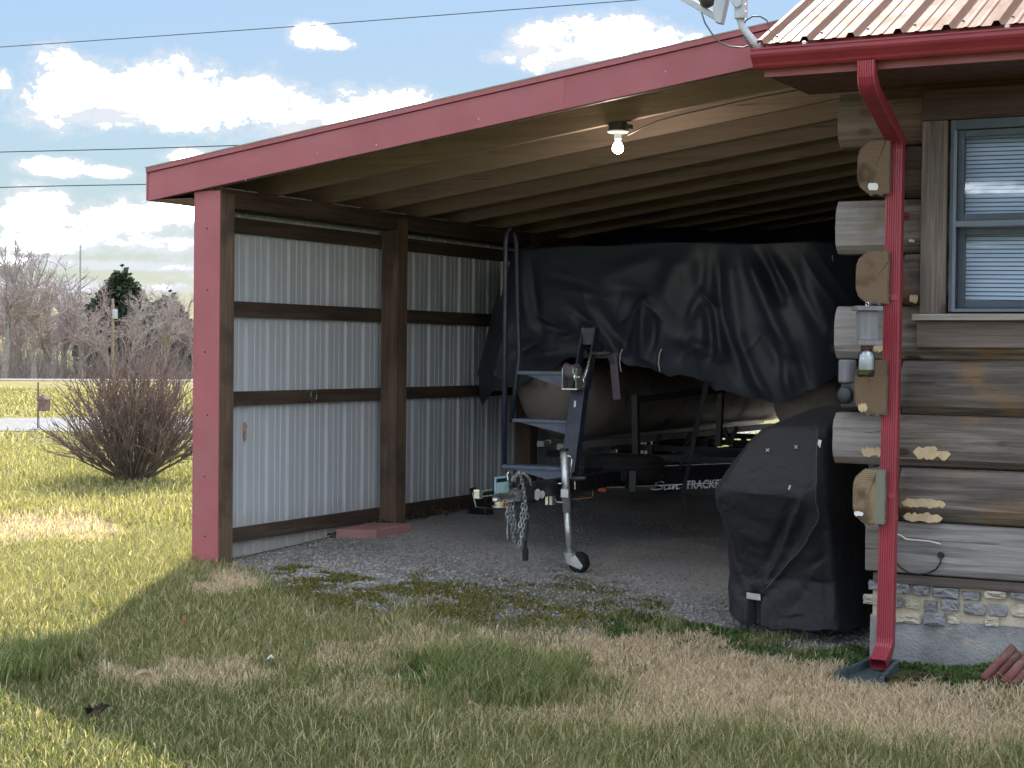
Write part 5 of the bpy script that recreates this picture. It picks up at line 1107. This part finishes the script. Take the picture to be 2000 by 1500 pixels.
# ------------------------------------------------------------------ shrub, far trees, poles, wires
def limb(m, p, d, L, r0, r1, n, wob, rd, sides=4, upw=0.):
    """one wavy limb; returns its points"""
    p = Vector(p); d = Vector(d).normalized(); pts = [p.copy()]
    for i in range(n):
        d = (d + Vector((rd.gauss(0, wob), rd.gauss(0, wob), rd.gauss(0, wob) + upw))).normalized(); p = p + d * (L / n); pts.append(p.copy())
    m.tube(pts, [r0 + (r1 - r0) * i / n for i in range(n + 1)], sides); return pts, d
bp = G(262, 940); bush = thing('shrub', 'leafless multi-stemmed shrub with wine red twig tips on the lawn', 'shrub', bp)
rd = random.Random(3); ms, mt = MB(), MB()
for k in range(105):
    az_ = rd.uniform(0, 6.283); tilt = rd.uniform(.06, 1.12); d = Vector((math.cos(az_) * math.sin(tilt), math.sin(az_) * math.sin(tilt), math.cos(tilt)))
    L = (1.40 - .36 * tilt) * rd.uniform(.8, 1.05); b0 = Vector(bp) + Vector((math.cos(az_), math.sin(az_), 0)) * rd.uniform(.0, .14)
    pts, dd_ = limb(ms, b0, d, L * .62, .013, .007, 5, .06, rd, 5, .025)
    for j in range(5):
        q = pts[rd.choice((2, 3, 4, 5, 5))]; e = (dd_ + Vector((rd.gauss(0, .32), rd.gauss(0, .32), rd.gauss(.12, .25)))).normalized(); p2, d2 = limb(ms, q, e, L * rd.uniform(.28, .45), .006, .0035, 4, .09, rd, 4, .04)
        for i in range(5):
            q2 = p2[rd.choice((1, 2, 3, 4))]; e2_ = (d2 + Vector((rd.gauss(0, .5), rd.gauss(0, .5), rd.gauss(.15, .35)))).normalized(); limb(mt, q2, e2_, rd.uniform(.1, .26), .0036, .002, 3, .12, rd, 3)
ms.build('stems', M['bush'], bush); mt.build('twig_tips', M['bushtip'], bush)

def make_tree(seed, Ht, wide, twm):
    rd = random.Random(seed); t_ = bpy.data.objects.new('bare_tree', None); COL.objects.link(t_); t_['_o'] = (0., 0., 0.); mt_, mc = MB(), MB()
    th = Ht * rd.uniform(.2, .32); pts, d = limb(mt_, (0, 0, -.1), (0, 0, 1), th, Ht * .024, Ht * .018, 4, .03, rd, 7)
    lead = [(pts[-1], d, Ht * .017)]
    for k in range(rd.choice((2, 3))): lead.append((pts[-1 - (k % 2)], (d + Vector((rd.gauss(0, .45) * wide, rd.gauss(0, .45) * wide, .1))).normalized(), Ht * .013))
    for p_, d0, r0 in lead:
        p1, d1 = limb(mt_, p_, d0, Ht * rd.uniform(.45, .62), r0, Ht * .004, 7, .10, rd, 5, .05)
        for k in range(13):
            i = rd.randint(1, 7); q_ = p1[i]; e = (d1 * .6 + Vector((rd.gauss(0, .7) * wide, rd.gauss(0, .7) * wide, rd.uniform(.0, .8)))).normalized(); L = Ht * rd.uniform(.13, .27) * (1.15 - i * .06)
            p2, d2 = limb(mc, q_, e, L, Ht * .0055, Ht * .002, 4, .13, rd, 4, .05)
            for j in range(9):
                q2 = p2[rd.randint(1, 4)]; e2_ = (d2 * .7 + Vector((rd.gauss(0, .6), rd.gauss(0, .6), rd.gauss(.25, .4)))).normalized(); p3, d3 = limb(mc, q2, e2_, L * rd.uniform(.3, .55), Ht * .0024, Ht * .0012, 3, .15, rd, 3)
                for l in range(3): limb(mc, p3[rd.randint(1, 3)], (d3 + Vector((rd.gauss(0, .6), rd.gauss(0, .6), rd.gauss(.2, .4)))).normalized(), L * rd.uniform(.14, .28), Ht * .0014, Ht * .0007, 2, .1, rd, 3)
    mt_.build('trunk', M['bark'], t_); mc.build('crown', M[twm], t_); return t_
def far(px, D):
    r = ray(px, 690); h = math.hypot(r[0], r[1]); return Vector((r[0] / h * D, r[1] / h * D, float(gz(r[0] / h * D, r[1] / h * D))))
protos = [make_tree(20 + k, 9., w_, tm_) for k, (w_, tm_) in enumerate(((.8, 'twig'), (1.2, 'twig2'), (1., 'twig'), (1.5, 'twig'), (.9, 'twig2')))]
spots = [(-150, 92, 1.15, 0), (-70, 100, 1.1, 2), (-25, 96, 1.12, 1), (8, 88, 1.02, 0), (40, 104, 1.15, 4), (66, 94, 1.05, 2), (100, 99, 1.08, 1), (128, 108, 1.06, 0), (158, 100, .92, 4), (190, 112, .95, 2), (255, 84, .66, 3), (215, 90, .62, 3),
         (300, 106, .90, 1), (322, 88, .66, 0), (350, 110, .90, 2), (378, 98, .78, 4), (425, 100, .85, 1), (470, 104, .85, 0), (80, 120, 1.15, 3), (-110, 125, 1.3, 3), (280, 122, .95, 4), (25, 124, 1.25, 2), (145, 126, 1.1, 3), (520, 102, .9, 2), (575, 96, .8, 4), (640, 105, .9, 1), (-210, 100, 1.15, 4)]
nb = ['tall grey bare tree in the tree line beyond the road', 'bushy reddish bare tree in the tree line beyond the road', 'upright pale bare tree in the tree line beyond the road', 'broad low bare tree in the tree line beyond the road', 'narrow reddish bare tree in the tree line beyond the road']
used = set()
for px, D, s_, k in spots:
    if k not in used: t_ = protos[k]; used.add(k)
    else:
        t_ = protos[k].copy(); COL.objects.link(t_)
        for ch in protos[k].children: c = ch.copy(); COL.objects.link(c); c.parent = t_
    t_.location = far(px, D); t_.scale = (s_ * .80,) * 3; t_.rotation_euler = (0, 0, rd.uniform(0, 6.28)); tag(t_, nb[k], 'tree', 'bare trees beyond the road')
# evergreen
def evergreen(px, D, Ht, Rw, label):
    o = thing('evergreen_tree', label, 'tree', far(px, D)); b0 = Vector(o['_o']); rd = random.Random(9)
    MB().tube([b0, b0 + Vector((0, 0, Ht * .9))], [.18, .03], 7).build('trunk', M['bark'], o); m = MB()
    for k in range(8000):
        t_ = rd.random() ** .8; z_ = Ht * (.12 + .88 * t_); rad = Rw * (1 - t_ ** 4) * (.55 + .45 * math.sin(t_ * 9 + 2 * math.sin(k)) ** 2) + .1; a_ = rd.uniform(0, 6.28); q_ = rad * rd.random() ** .45
        c = b0 + Vector((math.cos(a_) * q_ * (1 + .35 * math.sin(z_ * 5 + a_ * 2)), math.sin(a_) * q_, z_ + rd.gauss(0, .25))); L = rd.uniform(.2, .6)
        e = Vector((math.cos(a_) + rd.gauss(0, .5), math.sin(a_) + rd.gauss(0, .5), rd.gauss(.1, .5))).normalized() * L; s_ = e.cross(Vector((rd.gauss(0, 1), rd.gauss(0, 1), 1))).normalized() * L * .35
        m.add([c, c + e * .5 + s_, c + e, c + e * .5 - s_], [(0, 1, 2, 3)])
    m.build('crown', M['needle'], o)
evergreen(236, 108, 7.2, 2.5, 'dark green evergreen rising among the bare trees'); evergreen(330, 112, 6.0, 1.9, 'low dark evergreen half hidden behind bare twigs')
m = MB(); rd = random.Random(4)
for k in range(10000):
    px = rd.uniform(-300, 720); D = rd.uniform(98, 128); p_ = far(px, D); hh = rd.uniform(1.2, 4.2) * (1.0 + .3 * math.sin(px * .03)); d = Vector((rd.gauss(0, .35), rd.gauss(0, .35), 1)).normalized()
    m.tube([p_, p_ + d * hh * .5 + Vector((rd.gauss(0, .1), 0, 0)), p_ + d * hh], [.016, .011, .004], 3)
struct(m.build('far_thicket', M['bark'], base=(0, 0, 0)), 'stuff')
# utility pole, mast, power lines
up_ = far(220, 90); pole = thing('utility_pole', 'thin wooden utility pole with a grey transformer before the tree line', 'utility pole', up_)
ph = EYE + (676 - 583) / F * 90 - up_.z * 0
MB().tube([up_, up_ + Vector((0, 0, ph - up_.z))], [.10, .065], 8).build('pole', M['polewood'], pole)
MB().lathe(up_ + Vector((.19, -.05, ph - up_.z - 1.05)), (0, 0, 1), [(.12, 0), (.14, .05), (.14, .42), (.1, .5)], 12).build('transformer', M['dish'], pole)
MB().box(up_.x - .25, up_.x + .25, up_.y - .03, up_.y + .03, ph - .98, ph - .92).build('crossarm', M['polewood'], pole)
am = far(156, 620); hh = EYE + (676 - 428) / F * 620
mast = MB()
for k in range(3): a_ = k * 2.094; mast.tube([am + Vector((math.cos(a_) * .35, math.sin(a_) * .35, 0)), am + Vector((math.cos(a_) * .22, math.sin(a_) * .22, hh * .96))], .06, 4)
for k in range(40): mast.tube([am + Vector((.3, 0, hh * k / 42)), am + Vector((-.2, .25, hh * (k + 1) / 42))], .04, 3)
mast.tube([am + Vector((0, 0, hh * .95)), am + Vector((0, 0, hh))], .06, 4)
tag(mast.build('radio_mast', M['wire']), 'slender radio mast standing far behind the trees', 'mast')
for pts, lab in (([(-500, 128), (0, 92), (600, 50), (1230, 1), (1700, -42)], 'highest power line crossing the sky above the carport roof'), ([(-500, 306), (0, 297), (250, 291), (495, 283), (900, 268), (1600, 250)], 'middle power line meeting the sloping roof edge'), ([(-500, 369), (0, 366), (120, 363), (290, 360), (600, 353), (1600, 335)], 'lowest power line passing behind the eave corner')):
    tag(MB().tube([PY(a_, b_, 34) for a_, b_ in pts], .014 if 'high' not in lab else .011, 6).build('power_line', M['wire'], smooth=True), lab, 'power line', None)
# roadside: white building, vehicles, stake with a box
wb0, wb1 = far(215, 150), far(420, 150); wb = thing('roadside_building', 'long low white building behind the shrub, across the road', 'building', (wb0 + wb1) / 2)
dv = (wb1 - wb0).normalized(); nv_ = Vector((-dv.y, dv.x, 0)); hb = .9; L = (wb1 - wb0).length
def pbox(o, c, ax, ay, lx, ly, z0, z1, name, mat, par):
    c = Vector(c); a_ = ax * lx / 2; b_ = ay * ly / 2; q_ = [c - a_ - b_, c + a_ - b_, c + a_ + b_, c - a_ + b_]
    m = MB(); m.add([(p_.x, p_.y, z0) for p_ in q_] + [(p_.x, p_.y, z1) for p_ in q_], [(0, 3, 2, 1), (4, 5, 6, 7), (0, 1, 5, 4), (1, 2, 6, 5), (2, 3, 7, 6), (3, 0, 4, 7)]); return m.build(name, M[mat], par)
cw = (wb0 + wb1) / 2 + nv_ * 1.6
wall = pbox(wb, cw, dv, nv_, L, 3., -2.3, -.35, 'wall', 'siding', wb)
m = MB(); m.prism([cw - dv * (L / 2 + .2) - nv_ * 1.8 + Vector((0, 0, -.35)), cw - dv * (L / 2 + .2) + nv_ * 1.8 + Vector((0, 0, -.35)), cw - dv * (L / 2 + .2) + Vector((0, 0, .15))], dv * (L + .4)); m.build('roof', M['dish'], wb)
for k in range(6): pbox(wb, cw - nv_ * 1.51 + dv * (-L / 2 + .6 + k * L / 6), dv, nv_, .8, .04, -1.4, -.7, 'window', 'window', wb)
def car(px, D, L, h_, paint, label):
    p_ = far(px, D); o = thing('parked_car', label, 'car', p_); z0 = .15
    prof = [(-.5, z0), (.5, z0), (.5, h_ * .45), (.32, h_ * .55), (.2, h_), (-.25, h_), (-.4, h_ * .58), (-.5, h_ * .52)]
    m = MB(); m.prism([p_ + dv * (a_ * L) - nv_ * .8 + Vector((0, 0, b_)) for a_, b_ in prof], nv_ * 1.6); m.build('body', M[paint], o, bevel=.06)
    m = MB(); m.prism([p_ + dv * (a_ * L) - nv_ * .815 + Vector((0, 0, b_)) for a_, b_ in ((.27, h_ * .6), (.18, h_ * .93), (-.22, h_ * .93), (-.34, h_ * .6))], nv_ * .01); m.build('window', M['window'], o)
    for s_ in (-.32, .32): m = MB(); m.lathe(p_ + dv * (s_ * L) - nv_ * .82 + Vector((0, 0, .3)), nv_, [(.05, 0), (.3, 0), (.3, .2), (.05, .2)], 14); m.build('wheel', M['rubber'], o)
car(-8, 150, 3.9, 1.35, 'carpaint', 'dark parked car at the foot of the bare trees'); car(62, 150, 4.2, 1.7, 'yellowvan', 'cream coloured van parked between tree trunks')
fp_ = G(74, 838); fs = thing('lantern_stake', 'thin garden stake carrying a dark red box beside the shrub', 'garden stake', fp_)
zt2 = lambda py: EYE + (676 - py) / F * math.hypot(fp_[0], fp_[1]) * .965
MB().tube([fp_, (fp_[0], fp_[1], zt2(745))], .012, 6).build('stake', M['wire'], fs)
c = Vector(fp_) + dv * .09; MB().box(c.x - .075, c.x + .075, c.y - .075, c.y + .075, zt2(801), zt2(778)).build('box', M['bushtip'], fs, bevel=.01)
MB().add([(c.x - .1, c.y - .1, zt2(778)), (c.x + .1, c.y - .1, zt2(778)), (c.x + .1, c.y + .1, zt2(778)), (c.x - .1, c.y + .1, zt2(778)), (c.x, c.y, zt2(768))], [(0, 1, 4), (1, 2, 4), (2, 3, 4), (3, 0, 4), (3, 2, 1, 0)]).build('box_roof', M['bushtip'], fs)

for o in bpy.data.objects:
    if '_o' in o: del o['_o']
